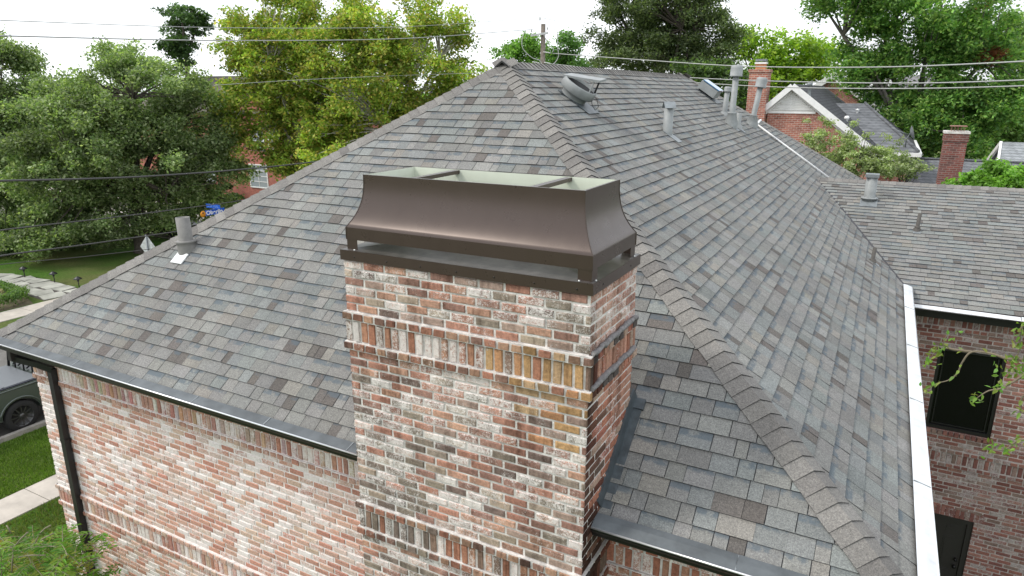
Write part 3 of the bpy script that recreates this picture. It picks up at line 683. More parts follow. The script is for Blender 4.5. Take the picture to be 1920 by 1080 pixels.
def leaf_mesh(name, C, size, cols, up=.35, aspect=.55, mats=None, droop=0.):
    """one small rhombus per point of C (n,3)"""
    n = len(C); nr = RNG.normal(size=(n, 3)); nr[:, 2] = np.abs(nr[:, 2])+up; nr /= np.linalg.norm(nr, axis=1)[:, None]
    r = RNG.normal(size=(n, 3)); r[:, 2] -= droop; a = r-nr*(r*nr).sum(1)[:, None]; a /= np.linalg.norm(a, axis=1)[:, None]; bb = np.cross(nr, a)
    sz = size*RNG.uniform(.6, 1.35, n)[:, None]
    P = np.stack([C-a*sz*.5, C+bb*sz*aspect*.5+a*sz*.05, C+a*sz*.5, C-bb*sz*aspect*.5+a*sz*.05], 1).reshape(-1, 3)
    me = bpy.data.meshes.new(name); me.vertices.add(4*n); me.vertices.foreach_set('co', P.astype(np.float32).ravel())
    me.loops.add(4*n); me.loops.foreach_set('vertex_index', np.arange(4*n, dtype=np.int32)); me.polygons.add(n)
    me.polygons.foreach_set('loop_start', np.arange(0, 4*n, 4, dtype=np.int32)); me.polygons.foreach_set('loop_total', np.full(n, 4, dtype=np.int32))
    me.update(); ca = me.color_attributes.new('tone', 'FLOAT_COLOR', 'POINT')
    cc = np.concatenate([np.repeat(cols, 4, 0), np.ones((4*n, 1))], 1).astype(np.float32); ca.data.foreach_set('color', cc.ravel())
    me.materials.append(mats or LEAF); return me
LK = 1.95
def leaf_cols(n, pal, clump=None):
    pal = np.array(pal); k = RNG.integers(0, len(pal), n); c = pal[k]*RNG.uniform(.7, 1.35, (n, 1))*LK
    return c*(clump if clump is not None else 1)
def tree(name, label, cat, base, blobs, nclump, cr, nleaf, leaf, pal, group=None, bark=None, trunk_r=.3, fork=.45, flat=.7, twigs=True, extra=None, seed=1, limb_r=.5, up=.35, spread=.5):
    """blobs: list of (centre Vector, (rx,ry,rz)); crown = clumps of leaves round limb ends inside the blobs"""
    rng = np.random.default_rng(seed); base = V(base); o = thing(name, label, cat, base, group)
    vol = np.array([r[0]*r[1]*r[2] for _, r in blobs])**.8; vol /= vol.sum(); ids = rng.choice(len(blobs), nclump, p=vol)
    cl = []
    for i in ids:
        d = rng.normal(size=3); d /= np.linalg.norm(d); u = rng.uniform(.25, 1)**.45; c, r = blobs[i]; cl.append(np.array(c)+d*np.array(r)*u)
    cl = np.array(cl); w = rng.uniform(.5, 1.5, nclump); cnt = (w/w.sum()*nleaf).astype(int); Cs, Fs = [], []
    for i in range(nclump):
        # each clump is a spray of a few small tufts
        k = max(1, cnt[i]); nt_ = 7; tc_ = rng.normal(size=(nt_, 3)); tc_ /= np.linalg.norm(tc_, axis=1)[:, None]; tc_ *= rng.uniform(.3, 1, (nt_, 1)); r0 = cr*math.sqrt(w[i])
        p = tc_[rng.integers(0, nt_, k)]*r0*.75+rng.normal(size=(k, 3))*r0*.26; p[:, 2] *= flat; Cs.append(cl[i]+p)
        Fs.append(np.full((k, 1), rng.uniform(1-spread*.6, 1+spread*.6)))
    Cc = np.concatenate(Cs); Ff = np.concatenate(Fs)
    cols = leaf_cols(len(Cc), pal, Ff)
    if extra is not None:
        for (ec, er, epal) in extra:
            dd = (((Cc-np.array(ec))/np.array(er))**2).sum(1) < RNG.uniform(.5, 1.1, len(Cc)); cols[dd] = leaf_cols(int(dd.sum()), epal)
    me = leaf_mesh(name+'_crown', Cc-np.array(base), leaf, cols, up=up); link('crown', me, o, o0=base)
    # trunk and limbs
    mb = MB(); top = V(cl.mean(0)); ft = V((lerp(base.x, top.x, fork), lerp(base.y, top.y, fork), lerp(base.z, top.z, fork)))
    bend = V((rng.uniform(-.3, .3), rng.uniform(-.3, .3), 0)); mid = (base+ft)/2+bend
    mb.tube([base-V((0, 0, .2)), base+V((0, 0, .3)), mid, ft, ft+(top-ft)*.6], [trunk_r*1.5, trunk_r*1.1, trunk_r*.92, trunk_r*.75, trunk_r*.35], 9)
    order = rng.permutation(nclump)[:int(nclump*limb_r)]
    mains = []
    for q in range(min(7, len(order))):
        e = V(cl[order[q]]); s = ft if q % 2 else ft+(top-ft)*.3; m = s+(e-s)*.5+V((0, 0, -.06*(e-s).length+rng.uniform(-.3, .5)))
        mb.tube([s, m, e], [trunk_r*.5, trunk_r*.32, trunk_r*.1], 7, cap=False); mains.append((s, m, e))
    for q in order[7:]:
        e = V(cl[q]); s = min([x for tr in mains for x in (tr[0], tr[1], (tr[1]+tr[2])/2)], key=lambda x: (x-e).length) if mains else ft
        m = (s+e)/2+V((rng.uniform(-.2, .2), rng.uniform(-.2, .2), rng.uniform(-.1, .4)))
        mb.tube([s, m, e], [trunk_r*.16, trunk_r*.10, trunk_r*.035], 5, cap=False)
    mb.build('trunk', bark or BARK, o); return o
def blob(u, v, ru, rv, t, rd=None):
    d = (at(u, v, t)-CAM).length; k = d/FPX*math.cos(math.atan((u-960)/FPX)); c = at(u, v, t)
    return (c, (ru*k, (rd*k if rd else ru*k*.9), rv*k))
def ground_at(u, t):
    p = at(u, 168, t); return (p.x, p.y, G0)
OAK = [(.135, .175, .078), (.105, .145, .058), (.18, .21, .118), (.07, .105, .042)]
T = lambda L, t: [blob(*q, t) for q in L]
tree('live_oak', 'broad live oak with heavy limbs spreading over the street corner', 'tree', ground_at(225, 46), T([(250, 170, 150, 60), (140, 250, 130, 90), (350, 235, 90, 80), (255, 300, 150, 75), (110, 360, 100, 60), (355, 330, 85, 65), (235, 115, 75, 32), (300, 395, 75, 48), (170, 410, 90, 48), (425, 270, 42, 85), (440, 190, 35, 40), (60, 430, 70, 40), (400, 380, 40, 30)], 46), 360, 1.0, 165000, .19, OAK, 'live oaks across the street', trunk_r=.45, fork=.4, seed=3, limb_r=.6, spread=.75)
tree('live_oak', 'live oak at the far left edge, partly behind the broad one', 'tree', ground_at(20, 55), T([(25, 150, 75, 60), (70, 230, 80, 70), (-10, 300, 90, 90), (30, 400, 80, 55), (-60, 200, 80, 80), (0, 90, 40, 25)], 53), 180, 1.1, 62000, .21, OAK, 'live oaks across the street', trunk_r=.4, seed=5)
tree('tall_pine', 'slender dark evergreen rising alone above the oaks', 'tree', ground_at(352, 75), T([(345, 40, 42, 28), (345, 90, 30, 26), (352, 130, 24, 30), (325, 85, 18, 14), (368, 55, 22, 20)], 75), 55, 1.0, 8000, .30, [(.035, .065, .024), (.025, .05, .018), (.05, .085, .03)], trunk_r=.28, fork=.85, seed=6, flat=.5)
SYC = [(.19, .24, .042), (.15, .215, .038), (.25, .26, .065), (.105, .165, .03), (.235, .20, .05)]
tree('sycamore', 'yellowing sycamore with white limbs beside the red brick house', 'tree', ground_at(595, 46), T([(520, 50, 85, 70), (480, 130, 50, 50), (560, 150, 90, 70), (585, 235, 75, 60), (470, 220, 48, 60), (450, 290, 22, 45), (535, 245, 48, 45), (488, 292, 40, 18), (545, 300, 40, 30), (440, 190, 30, 40), (610, 30, 70, 60), (570, 285, 45, 28), (520, 180, 50, 35), (600, 270, 50, 40), (440, 90, 25, 40)], 45), 250, .95, 62000, .215, SYC, 'yellowing sycamores behind the left hip', PALEBARK, .34, .5, seed=8, limb_r=.85, spread=.75)
tree('sycamore', 'yellowing sycamore nearest the ridge peak, its crown out of frame', 'tree', ground_at(735, 43), T([(720, 50, 95, 75), (810, 110, 80, 70), (690, 170, 100, 80), (860, 155, 50, 45), (640, 100, 60, 80), (630, 265, 60, 50), (770, 200, 80, 40), (820, 30, 60, 40), (600, 310, 45, 35), (690, 240, 60, 35), (560, 110, 60, 60)], 42), 235, .95, 62000, .21, SYC, 'yellowing sycamores behind the left hip', PALEBARK, .32, .5, seed=9, limb_r=.85, spread=.75)
BRT = [(.10, .19, .04), (.07, .14, .03), (.13, .22, .05)]
tree('small_tree', 'bright green tree left of the utility pole', 'tree', ground_at(985, 78), T([(985, 92, 32, 30), (955, 110, 28, 24), (1005, 115, 30, 30)], 76), 45, 1.1, 6000, .34, BRT, 'small trees beyond the pole', seed=11)
tree('small_tree', 'bright green tree right of the utility pole', 'tree', ground_at(1060, 80), T([(1055, 95, 32, 30), (1085, 112, 30, 24), (1040, 120, 30, 20)], 79), 40, 1.1, 5500, .34, [(.06, .12, .035), (.08, .15, .045)], 'small trees beyond the pole', seed=12)
tree('dense_tree', 'tall dense dark green tree right of the utility pole', 'tree', ground_at(1245, 50), T([(1245, 10, 115, 55), (1190, 60, 75, 60), (1300, 60, 85, 60), (1240, 100, 120, 40), (1340, 95, 55, 45), (1135, 55, 35, 45), (1200, -20, 80, 40), (1310, -10, 60, 40), (1180, 110, 80, 25), (1300, 120, 90, 25), (1250, 60, 60, 40)], 50), 270, .95, 72000, .19, [(.08, .105, .048), (.055, .08, .036), (.11, .135, .068), (.04, .058, .027)], trunk_r=.35, seed=13)
tree('yellow_green_tree', 'bright yellow green tree behind the neighbouring chimney', 'tree', ground_at(1490, 62), T([(1495, 110, 60, 38), (1430, 100, 38, 40), (1535, 115, 50, 35), (1395, 75, 26, 30), (1450, 150, 60, 30)], 61), 90, 1.2, 13000, .32, [(.20, .27, .03), (.15, .23, .03), (.11, .18, .03)], seed=14)
PEC = [(.08, .155, .04), (.11, .20, .05), (.05, .11, .03), (.15, .22, .06)]
RED = [(.20, .07, .04), (.26, .11, .06), (.14, .06, .04)]
tree('pecan_tree', 'huge dark green tree with patches of russet dead leaves over the neighbouring roofs', 'tree', ground_at(1745, 46), T([(1720, 25, 130, 45), (1610, 5, 85, 22), (1790, 90, 75, 60), (1650, 85, 50, 50), (1585, 140, 60, 35), (1700, 225, 75, 50), (1790, 215, 80, 60), (1850, 40, 55, 45), (1640, 150, 40, 45), (1860, 150, 50, 60), (1760, 160, 60, 40), (1690, -20, 120, 30), (1700, 270, 60, 35), (1640, 235, 35, 25), (1820, 270, 45, 40), (1890, 200, 40, 60), (1740, 110, 70, 40)], 45), 320, .95, 92000, .20, PEC, None, noisy('grey_bark', (.15, .135, .12), .95, scale=6, amp=.4, bump=.5), .42, .62, seed=15, limb_r=.45,
     extra=[(*blob(1858, 105, 34, 20, 45)[:2], RED), (*blob(1848, 12, 26, 20, 45)[:2], RED)])
tree('light_green_tree', 'pale green tree at the right edge of the view', 'tree', ground_at(1925, 52), T([(1915, 85, 35, 50), (1905, 190, 45, 60), (1930, 230, 40, 40), (1880, 225, 30, 30)], 50), 90, 1.0, 15000, .26, [(.14, .21, .075), (.18, .25, .10), (.10, .17, .055)], trunk_r=.22, seed=16)
tree('tall_shrub', 'loose olive shrub against the neighbouring gable wall', 'shrub', ground_at(1590, 25), T([(1555, 270, 50, 35), (1610, 300, 70, 26), (1530, 240, 28, 26), (1590, 250, 16, 40), (1650, 280, 18, 45), (1625, 260, 10, 45)], 24.5), 110, .22, 9000, .085, [(.17, .205, .10), (.13, .165, .075), (.22, .245, .14)], trunk_r=.06, seed=17, fork=.6)
tree('tall_shrub', 'silvery green shrub below the white gutter next door', 'shrub', ground_at(1680, 26), T([(1670, 316, 60, 18), (1725, 312, 22, 14), (1640, 300, 30, 22), (1690, 285, 14, 30)], 25), 75, .22, 6000, .085, [(.16, .19, .11), (.12, .15, .07), (.22, .24, .16)], trunk_r=.08, seed=18, fork=.6)
tree('green_bush', 'bright green bush in front of the second neighbouring chimney', 'shrub', ground_at(1870, 24), T([(1865, 343, 50, 16), (1910, 336, 32, 20), (1800, 352, 40, 10), (1865, 318, 18, 12), (1895, 315, 12, 8)], 23), 70, .30, 9000, .11, [(.10, .20, .03), (.075, .15, .025), (.14, .25, .05)], trunk_r=.08, seed=19, fork=.6)
tree('garden_tree', 'dark tree behind the roof flues', 'tree', ground_at(1360, 36), T([(1345, 165, 50, 50), (1385, 195, 35, 45), (1310, 140, 40, 40)], 36), 60, .7, 9000, .19, [(.05, .085, .03), (.07, .11, .035), (.035, .06, .02)], trunk_r=.2, seed=20)
# trees far behind: three kinds, each copied
far = []
for i, (lab, pal, hh) in enumerate((('rounded green tree in the far belt behind the roofs', BRT, 11), ('dull olive tree in the far belt behind the roofs', OAK, 12), ('taller dark tree in the far belt behind the roofs', PEC, 13))):
    far.append(tree('distant_tree', lab, 'tree', (0, 0, G0), [(V((0, 0, G0+hh*.62)), (4.4, 4.4, hh*.33)), (V((2, 0, G0+hh*.5)), (3, 3, 3)), (V((-2, .5, G0+hh*.45)), (3, 3, 3))], 46, 1.3, 5200, .45, pal, 'far belt of trees', trunk_r=.3, seed=30+i))
k = 0
for i, u in enumerate(range(-120, 2100, 78)):
    src = far[k % 3]; t = [92, 104, 86, 112][i % 4]+random.uniform(-5, 5); p = ground_at(u+random.uniform(-25, 25), t)
    if k < 3: o = src
    else:
        o = src.copy(); COL.objects.link(o)
        for ch in src.children:
            c = ch.copy(); COL.objects.link(c); c.parent = o
    o.location = p; o.rotation_euler.z = random.uniform(0, 6.28); s = random.uniform(.85, 1.08); o.scale = (s, s, s*random.uniform(.9, 1.1)); k += 1
# dark hedge bushes along the far lawn
def bush(name, label, c, r, n, leaf, pal, seed, group=None, cat='shrub', ncl=24):
    c = V(c); return tree(name, label, cat, (c.x, c.y, G0), [(V((c.x, c.y, G0+r[2]*1.0)), r)], ncl, min(r)*.55, n, leaf, pal, group, trunk_r=.05, seed=seed, fork=.4, twigs=False)
DK = [(.03, .055, .02), (.045, .08, .026), (.02, .04, .014)]
bl = ['leftmost dark bush at the back of the shaded lawn', 'second dark bush from the left behind the shaded lawn', 'third dark bush from the left behind the shaded lawn', 'middle dark bush behind the shaded lawn', 'dark bush left of the diamond sign behind the lawn', 'dark bush right behind the diamond sign']
for i in range(6):
    bush('dark_bush', bl[i], (-44.3+.8*i, 11.0+2.35*i, G0), (1.5, 1.5, 1.0), 2600, .16, DK, 50+i, 'dark bushes behind the lawn')
# boxwood edging and the flower bed
def hedge_run(label, pts, w, h, n, seed):
    rng = np.random.default_rng(seed); o = thing('low_hedge', label, 'hedge', (*pts[0], G0)); L = [0]
    for a, c in zip(pts, pts[1:]): L.append(L[-1]+math.dist(a, c))
    q = rng.uniform(0, L[-1], n); xs = np.interp(q, L, [p[0] for p in pts]); ys = np.interp(q, L, [p[1] for p in pts])
    C = np.stack([xs+rng.normal(0, w*.38, n), ys+rng.normal(0, w*.38, n), G0+h*np.clip(rng.beta(3, 1.2, n)+rng.normal(0, .05, n), .05, 1.2)], 1)
    link('foliage', leaf_mesh('hedge', C-np.array((*pts[0], G0)), .10, leaf_cols(n, [(.07, .12, .035), (.05, .09, .028), (.10, .15, .05)])), o, o0=(*pts[0], G0))
    return o
hedge_run('clipped low hedge edging the flower bed along the far pavement', [(-31.95, -3), (-31.95, 11.2), (-32.6, 12.0)], .45, .62, 14000, 70)
hedge_run('low hedge edging the inside of the curved stone path', [(-32.8, 12.1), (-35, 12.35), (-38, 11.8), (-41.5, 9.6)], .35, .45, 7000, 71)
fl = ['straw coloured clump of plants in the flower bed nearest the path', 'pale clump of plants in the middle of the flower bed', 'grey green clump of plants deeper in the flower bed', 'greenish clump of plants at the back of the flower bed']
for i, (x, y) in enumerate(((-33.2, 10.6), (-33.8, 9.2), (-35.5, 9.6), (-36.4, 7.6))):
    bush('bed_plant', fl[i], (x, y, G0), (.8, .9, .35), 1500, .12, [[(.26, .23, .13), (.18, .19, .09), (.33, .30, .2)], [(.22, .21, .14), (.15, .17, .08)], [(.14, .18, .10), (.10, .13, .06)], [(.10, .15, .05), (.16, .19, .08)]][i], 80+i, 'plants in the flower bed', 'plant', 14)
# mown grass tufts on the near verge
def tufts(name, x0, x1, y0, y1, n, h, cols, seed):
    rng = np.random.default_rng(seed); x = rng.uniform(x0, x1, n); y = rng.uniform(y0, y1, n); a = rng.uniform(0, 6.28, n); w = .012; l = h*rng.uniform(.5, 1.2, n); dx = rng.normal(0, .35, n)*l; dy = rng.normal(0, .35, n)*l
    P = np.stack([np.stack([x-w*np.cos(a), y-w*np.sin(a), np.full(n, G0)], 1), np.stack([x+w*np.cos(a), y+w*np.sin(a), np.full(n, G0)], 1), np.stack([x+dx, y+dy, G0+l], 1)], 1).reshape(-1, 3)
    me = bpy.data.meshes.new(name); me.from_pydata(P.tolist(), [], np.arange(3*n).reshape(-1, 3).tolist()); ca = me.color_attributes.new('tone', 'FLOAT_COLOR', 'POINT')
    c = leaf_cols(n, cols)*((.88+.16*np.sin(x*1.7+2*np.sin(y*.9))*np.sin(y*2.1+x*.6))[:, None]); ca.data.foreach_set('color', np.concatenate([np.repeat(c, 3, 0), np.ones((3*n, 1))], 1).astype(np.float32).ravel()); me.materials.append(LEAF); return me
GR = [(.075, .13, .02), (.06, .108, .015), (.105, .15, .036)]
o = link('grass', tufts('grass', -18.7, -15.8, -3, 9, 60000, .075, GR, 90)); tag(o, 'short bright green lawn grass on the verge between kerb and pavement', 'grass', kind='stuff')
o = link('grass', tufts('grass', -14.65, -8.75, -3, 6, 50000, .09, [(.06, .105, .018), (.08, .115, .025), (.095, .10, .036)], 91)); tag(o, 'rougher grass between the pavement and the house corner', 'grass', kind='stuff')
# ================================================================== NEIGHBOURING BUILDINGS
def onplane(u, v, P, n):
    d = ray(u, v); n = V(n); return CAM + d*((V(P)-CAM).dot(n)/d.dot(n))
def brick_tex(name, c1, c2, mort, bw=.22, bh=.078):
    m = mat(name, c1, .92, 0, .2); t = NT(m); sx = t.n('SeparateXYZ'); t.l(t.obj(), sx.inputs[0]); cx = t.n('CombineXYZ')
    t.l(t.math('ADD', sx.outputs[0], sx.outputs[1]), cx.inputs[0]); t.l(sx.outputs[2], cx.inputs[1])
    b = t.n('TexBrick'); b.inputs['Scale'].default_value = 1; b.inputs['Brick Width'].default_value = bw; b.inputs['Row Height'].default_value = bh; b.inputs['Mortar Size'].default_value = .011
    b.inputs['Color1'].default_value = (*c1, 1); b.inputs['Color2'].default_value = (*c2, 1); b.inputs['Mortar'].default_value = (*mort, 1); b.inputs['Bias'].default_value = -.1
    t.l(cx.outputs[0], b.inputs['Vector']); t.base(t.mix(1., b.outputs['Color'], t.ramp(t.noise(3, 5, .7), [(.3, (.7, .7, .7)), (.7, (1.25, 1.25, 1.25))]), 'MULTIPLY')); return m
def course_tex(name, c, bw=.3, bh=.11):
    return brick_tex(name, c, tuple(x*.78 for x in c), tuple(x*.5 for x in c), bw, bh)
RB = brick_tex('neighbour_brick', (.42, .16, .11), (.28, .10, .075), (.46, .36, .31)); RB2 = brick_tex('orange_brick', (.42, .12, .085), (.34, .10, .075), (.40, .24, .20)); DB = brick_tex('dark_brick', (.24, .085, .07), (.12, .06, .055), (.25, .19, .17))
DKR = course_tex('dark_shaded_roof', (.075, .078, .085)); GYR = course_tex('grey_roof', (.17, .178, .19)); LTR = course_tex('light_roof', (.30, .32, .335)); BRR = course_tex('brown_roof', (.16, .14, .125))  # dark roof colour carries the shade of slopes turned from the sun
WP = M['whitepaint']
def quad(mb, *p, th=0.):
    p = [V(x) for x in p]; mb.face(p)
    if th:
        n = (p[1]-p[0]).cross(p[2]-p[1]).normalized()*th; q = [x-n for x in p]; mb.face(q[::-1])
        for i in range(len(p)): mb.face([p[i], q[i], q[(i+1) % len(p)], p[(i+1) % len(p)]])
def window(parent, x0, x1, y, z0, z1, cols=2, rws=2, fr=.07, inward=True, m=None, glass=None):
    b = MB(); b.box2((x0-fr, y-.05, z0-fr), (x0, y+.02, z1+fr)); b.box2((x1, y-.05, z0-fr), (x1+fr, y+.02, z1+fr)); b.box2((x0, y-.05, z1), (x1, y+.02, z1+fr)); b.box2((x0, y-.06, z0-fr), (x1, y+.02, z0))
    for i in range(1, cols): x = lerp(x0, x1, i/cols); b.box2((x-.02, y-.035, z0), (x+.02, y-.012, z1))
    for i in range(1, rws): z = lerp(z0, z1, i/rws); b.box2((x0, y-.034, z-.025), (x1, y-.011, z+.025))
    w = b.build('window', m or WP, parent); b = MB(); b.face([(x0, y-.008, z0), (x1, y-.008, z0), (x1, y-.008, z1), (x0, y-.008, z1)]); b.build('pane', glass or mat('window_glass', (.05, .06, .065), .08, 0, .8), w)
YN = 28.
gl, ga, gr = aty(1435, 206, YN), aty(1487, 162, YN), aty(1657, 297, YN); YN2 = 43
nb = thing('neighbour_house', 'red brick house with white louvred gable and long white rake beyond the flues', 'house', (ga.x, YN, G0))
b = MB(); b.face([(gl.x+.1, YN, G0), (gr.x-.1, YN, G0), (gr.x-.1, YN, gr.z), (ga.x, YN, ga.z-.05), (gl.x+.1, YN, gl.z)]); b.face([(gr.x-.1, YN, G0), (gr.x-.1, YN2, G0), (gr.x-.1, YN2, gr.z), (gr.x-.1, YN, gr.z)]); b.face([(gl.x+.1, YN2, G0), (gl.x+.1, YN, G0), (gl.x+.1, YN, gl.z), (gl.x+.1, YN2, gl.z)])
for i in range(20):
    x = gl.x+.12+i*.105
    b.box2((x, YN-.012, gl.z-.34), (x+.085, YN+.01, gl.z-.13))
b.build('wall', RB, nb)
b = MB(); up = V((0, 0, .10)); yo = YN-.25
quad(b, (ga.x, yo, ga.z+.1), (ga.x, YN2, ga.z+.1), (gr.x+.1, YN2, gr.z+.02), (gr.x+.1, yo, gr.z+.02), th=-.06); quad(b, (gl.x-.1, yo, gl.z+.02), (gl.x-.1, YN2, gl.z+.02), (ga.x, YN2, ga.z+.1), (ga.x, yo, ga.z+.1), th=-.06)
nroof = b.build('roof', DKR, nb)  # shade of the right slope is painted in by the dark colour
b = MB()
def rake(p, q, y, w=.24): b.bar(V((p.x, y, p.z-.04)), V((q.x, y, q.z-.04)), .10, w, (0, -1, 0) if False else (0, 0, 1))
b.bar((gl.x-.12, yo-.03, gl.z-.06), (ga.x, yo-.03, ga.z+.02), .05, .22); b.bar((ga.x, yo-.032, ga.z+.02), (gr.x+.12, yo-.032, gr.z-.10), .05, .24)
b.bar((gl.x-.02, YN-.06, gl.z-.16), (ga.x, YN-.06, ga.z-.14), .06, .14); b.bar((ga.x, YN-.062, ga.z-.14), (gr.x, YN-.062, gr.z-.26), .06, .12)
b.box2((gl.x, YN-.05, gl.z-.13), (gl.x+2.02, YN-.01, gl.z-.03)); b.build('rake_board', WP, nb)
b = MB(); lz0, lz1 = gl.z-.02, ga.z-.24; hw = 1.0
for i in range(11):
    z = lerp(lz0, lz1, i/11); k = 1-i/11; xl_, xr_ = ga.x-1.02*k*.95, ga.x+.95*k*1.0
    b.box((( xl_+xr_)/2, YN-.045, z+.03), (xr_-xl_, .05, .055), (V((1, 0, 0)), V((0, .45, -.893)), V((0, .893, .45))))
b.box2((ga.x-.02, YN-.075, lz0), (ga.x+.02, YN-.06, lz1-.05)); b.build('gable_louver', WP, nb)
c0_, c1_ = aty(1406, 130, YN-.4), aty(1442, 130, YN-.4); ct = c0_.z
b = MB(); b.box2((c0_.x, YN-.45, G0), (c1_.x, YN+.35, ct-.12)); b.box2((c0_.x-.04, YN-.49, ct-.12), (c1_.x+.04, YN+.39, ct)); nch = b.build('chimney', RB, nb)
b = MB(); xm = (c0_.x+c1_.x)/2; b.box2((xm-.2, YN-.22, ct), (xm+.2, YN+.15, ct+.22)); b.build('chimney_pot', noisy('clay', (.50, .24, .12), .85), nch)
b = MB(); b.box2((xm-.24, YN-.26, ct+.22), (xm+.24, YN+.19, ct+.29)); b.build('chimney_crown', WP, nch); b = MB(); b.box2((xm-.22, YN-.24, ct+.33), (xm+.22, YN+.17, ct+.42)); b.box2((xm-.18, YN-.2, ct+.29), (xm-.15, YN-.17, ct+.33)); b.box2((xm+.15, YN+.1, ct+.29), (xm+.18, YN+.13, ct+.33)); b.build('chimney_cap', M['galv'], nch)
# cross wing with grey roof facing us
rn = V((-(gr.z-ga.z), 0, gr.x-ga.x)).normalized(); RP = V((ga.x, YN, ga.z+.1))
v1 = onplane(1567, 195, RP, rn); v0 = onplane(1658, 287, RP, rn); wd = (v1-v0); wn = V((1, 0, 0)).cross(wd).normalized()
e1 = onplane(1722, 286, v0, wn); r1 = onplane(1622, 195, v0, wn); e0 = V((v0.x, e1.y, e1.z))
b = MB(); quad(b, v0+V((0, 0, .03)), e1+V((0, 0, .03)), r1+V((0, 0, .03)), v1+V((0, 0, .03)), th=.05); b.build('roof', GYR, nb, 'grey hipped roof of the cross wing')
b = MB(); far_e = V((e1.x, r1.y+(r1.y-e1.y), e1.z)); quad(b, e1, far_e, r1, th=.05); b.build('roof', DKR, nb, 'shaded hip end of the cross wing')  # darker than the wing's grey front: its shade is in the colour
b = MB(); b.tube([r1+V((0, 0, .05)), e1+V((0, 0, .05))], .07, 6); b.build('hip_cap', GYR, nb)
b = MB(); b.box2((v0.x-.15, e1.y-.14, e1.z-.18), (e1.x+.10, e1.y-.02, e1.z-.02)); b.box2((e1.x+.02, e1.y-.02, e1.z-.18), (e1.x+.14, far_e.y, e1.z-.02)); b.build('gutter', WP, nb)
b = MB(); b.box2((v0.x-.1, e1.y+.1, e1.z-.42), (e1.x-.25, e1.y+.16, e1.z-.05)); b.build('fascia', WP, nb)
b = MB(); b.box2((v0.x-.1, e1.y+.2, G0), (e1.x-.32, far_e.y-.3, e1.z-.3)); b.build('wall', RB, nb, 'brick wall under the grey cross wing')
b = MB(); p = V((v0.x-.1, e1.y-.1, e1.z-.12)); b.tube([p, p+V((-.15, -.1, -.35)), p+V((-.35, -.2, -.5)), p+V((-.36, -.2, -3))], .05, 8); b.build('downspout', WP, nb)
def onwing(u, v): return onplane(u, v, v0, wn)
p = onwing(1697, 277); b = MB(); b.tube([p-wn*.0, p+V((0, -.1, .35)), p+V((.1, -.2, .6))], .03, 6); b.lathe(p+V((.1, -.2, .62)), (1, .12, .3), [(.30, .10), (.2, .04), (.1, .01), (.0001, 0)], 18); b.tube([p+V((.1, -.2, .55)), p+V((-.45, -.45, .75))], .02, 5)
b.build('satellite_dish', M['galv'], nb)
p = onwing(1607, 213); b = MB(); b.lathe(p-V((0, 0, .1)), (0, 0, 1), [(.05, 0), (.05, .25), (.11, .28), (.0001, .34)], 10); b.build('roof_vent', WP, nb)
p = onplane(1587, 226, RP, rn); b = MB(); b.lathe(p-V((0, 0, .1)), (0, 0, 1), [(.06, 0), (.06, .14), (.10, .16), (.11, .24), (.06, .30), (.0001, .31)], 14); b.build('turbine_vent', WP, nb)
p = onplane(1516, 180, RP, rn); b = MB(); b.lathe(p-V((0, 0, .1)), (0, 0, 1), [(.12, 0), (.07, .2), (.07, .5), (.11, .52), (.11, .62), (.0001, .66)], 12); b.build('flue_pipe', M['galv'], nb)
# house behind it with a second gable
Y2 = 47.; a, pk, c = aty(1528, 162, Y2), aty(1563, 140, Y2), aty(1645, 207, Y2)
h2 = thing('gabled_house', 'brick house with a white edged gable peeping over the grey neighbouring roof', 'house', (pk.x, Y2, G0))
b = MB(); b.face([(a.x-2, Y2, G0), (c.x, Y2, G0), (c.x, Y2, c.z), (pk.x, Y2, pk.z), (a.x-2, Y2, a.z-1.5)]); b.box2((a.x-2, Y2+.02, G0), (c.x, Y2+8, a.z-2)); b.build('wall', RB, h2)
b = MB(); quad(b, (pk.x, Y2-.2, pk.z+.05), (pk.x, Y2+9, pk.z+.05), (c.x+.2, Y2+9, c.z), (c.x+.2, Y2-.2, c.z), th=-.08); quad(b, (a.x-2.2, Y2-.2, a.z-1.6), (a.x-2.2, Y2+9, a.z-1.6), (pk.x, Y2+9, pk.z+.05), (pk.x, Y2-.2, pk.z+.05), th=-.08); b.build('roof', DKR, h2)
b = MB(); b.bar((a.x-2.2, Y2-.25, a.z-1.7), (pk.x, Y2-.25, pk.z-.05), .08, .34); b.bar((pk.x, Y2-.252, pk.z-.05), (c.x+.2, Y2-.252, c.z-.12), .08, .34); b.build('rake_board', WP, h2)
# low grey roofed building with a tall brick chimney
q0, q1 = aty(1716, 297, 34), aty(1850, 303, 34)
lb = thing('low_building', 'low grey roofed building with a tall dark brick chimney at the right', 'house', (5, 30, G0))
b = MB(); quad(b, (q0.x-3, 28.5, q0.z-2.6), (9.5, 28.5, q0.z-2.6), (9.5, 34, q0.z), (q0.x-3, 34, q0.z), th=.08); quad(b, (9.5, 39.5, q0.z-2.6), (q0.x-3, 39.5, q0.z-2.6), (q0.x-3, 34, q0.z), (9.5, 34, q0.z), th=.08); b.build('roof', GYR, lb)
b = MB(); b.box2((q0.x-3, 33.9, q0.z+.003), (9.5, 34.1, q0.z+.06)); b.build('ridge_cap', GYR, lb); b = MB(); b.box2((q0.x-2.7, 28.9, G0), (9.2, 39, q0.z-2.55)); b.build('wall', DB, lb)
k0, k1 = aty(1772, 246, 26), aty(1819, 248, 26); kz = k0.z
b = MB(); b.box2((k0.x+.03, 26, G0), (k1.x-.03, 26.75, kz-.36)); b.box2((k0.x, 25.97, kz-.36), (k1.x, 26.78, kz-.08)); lc = b.build('chimney', DB, lb)
b = MB(); b.box2((k0.x-.02, 25.95, kz-.08), (k1.x+.02, 26.8, kz)); b.build('chimney_crown', M['mortar'], lc)
b = MB()
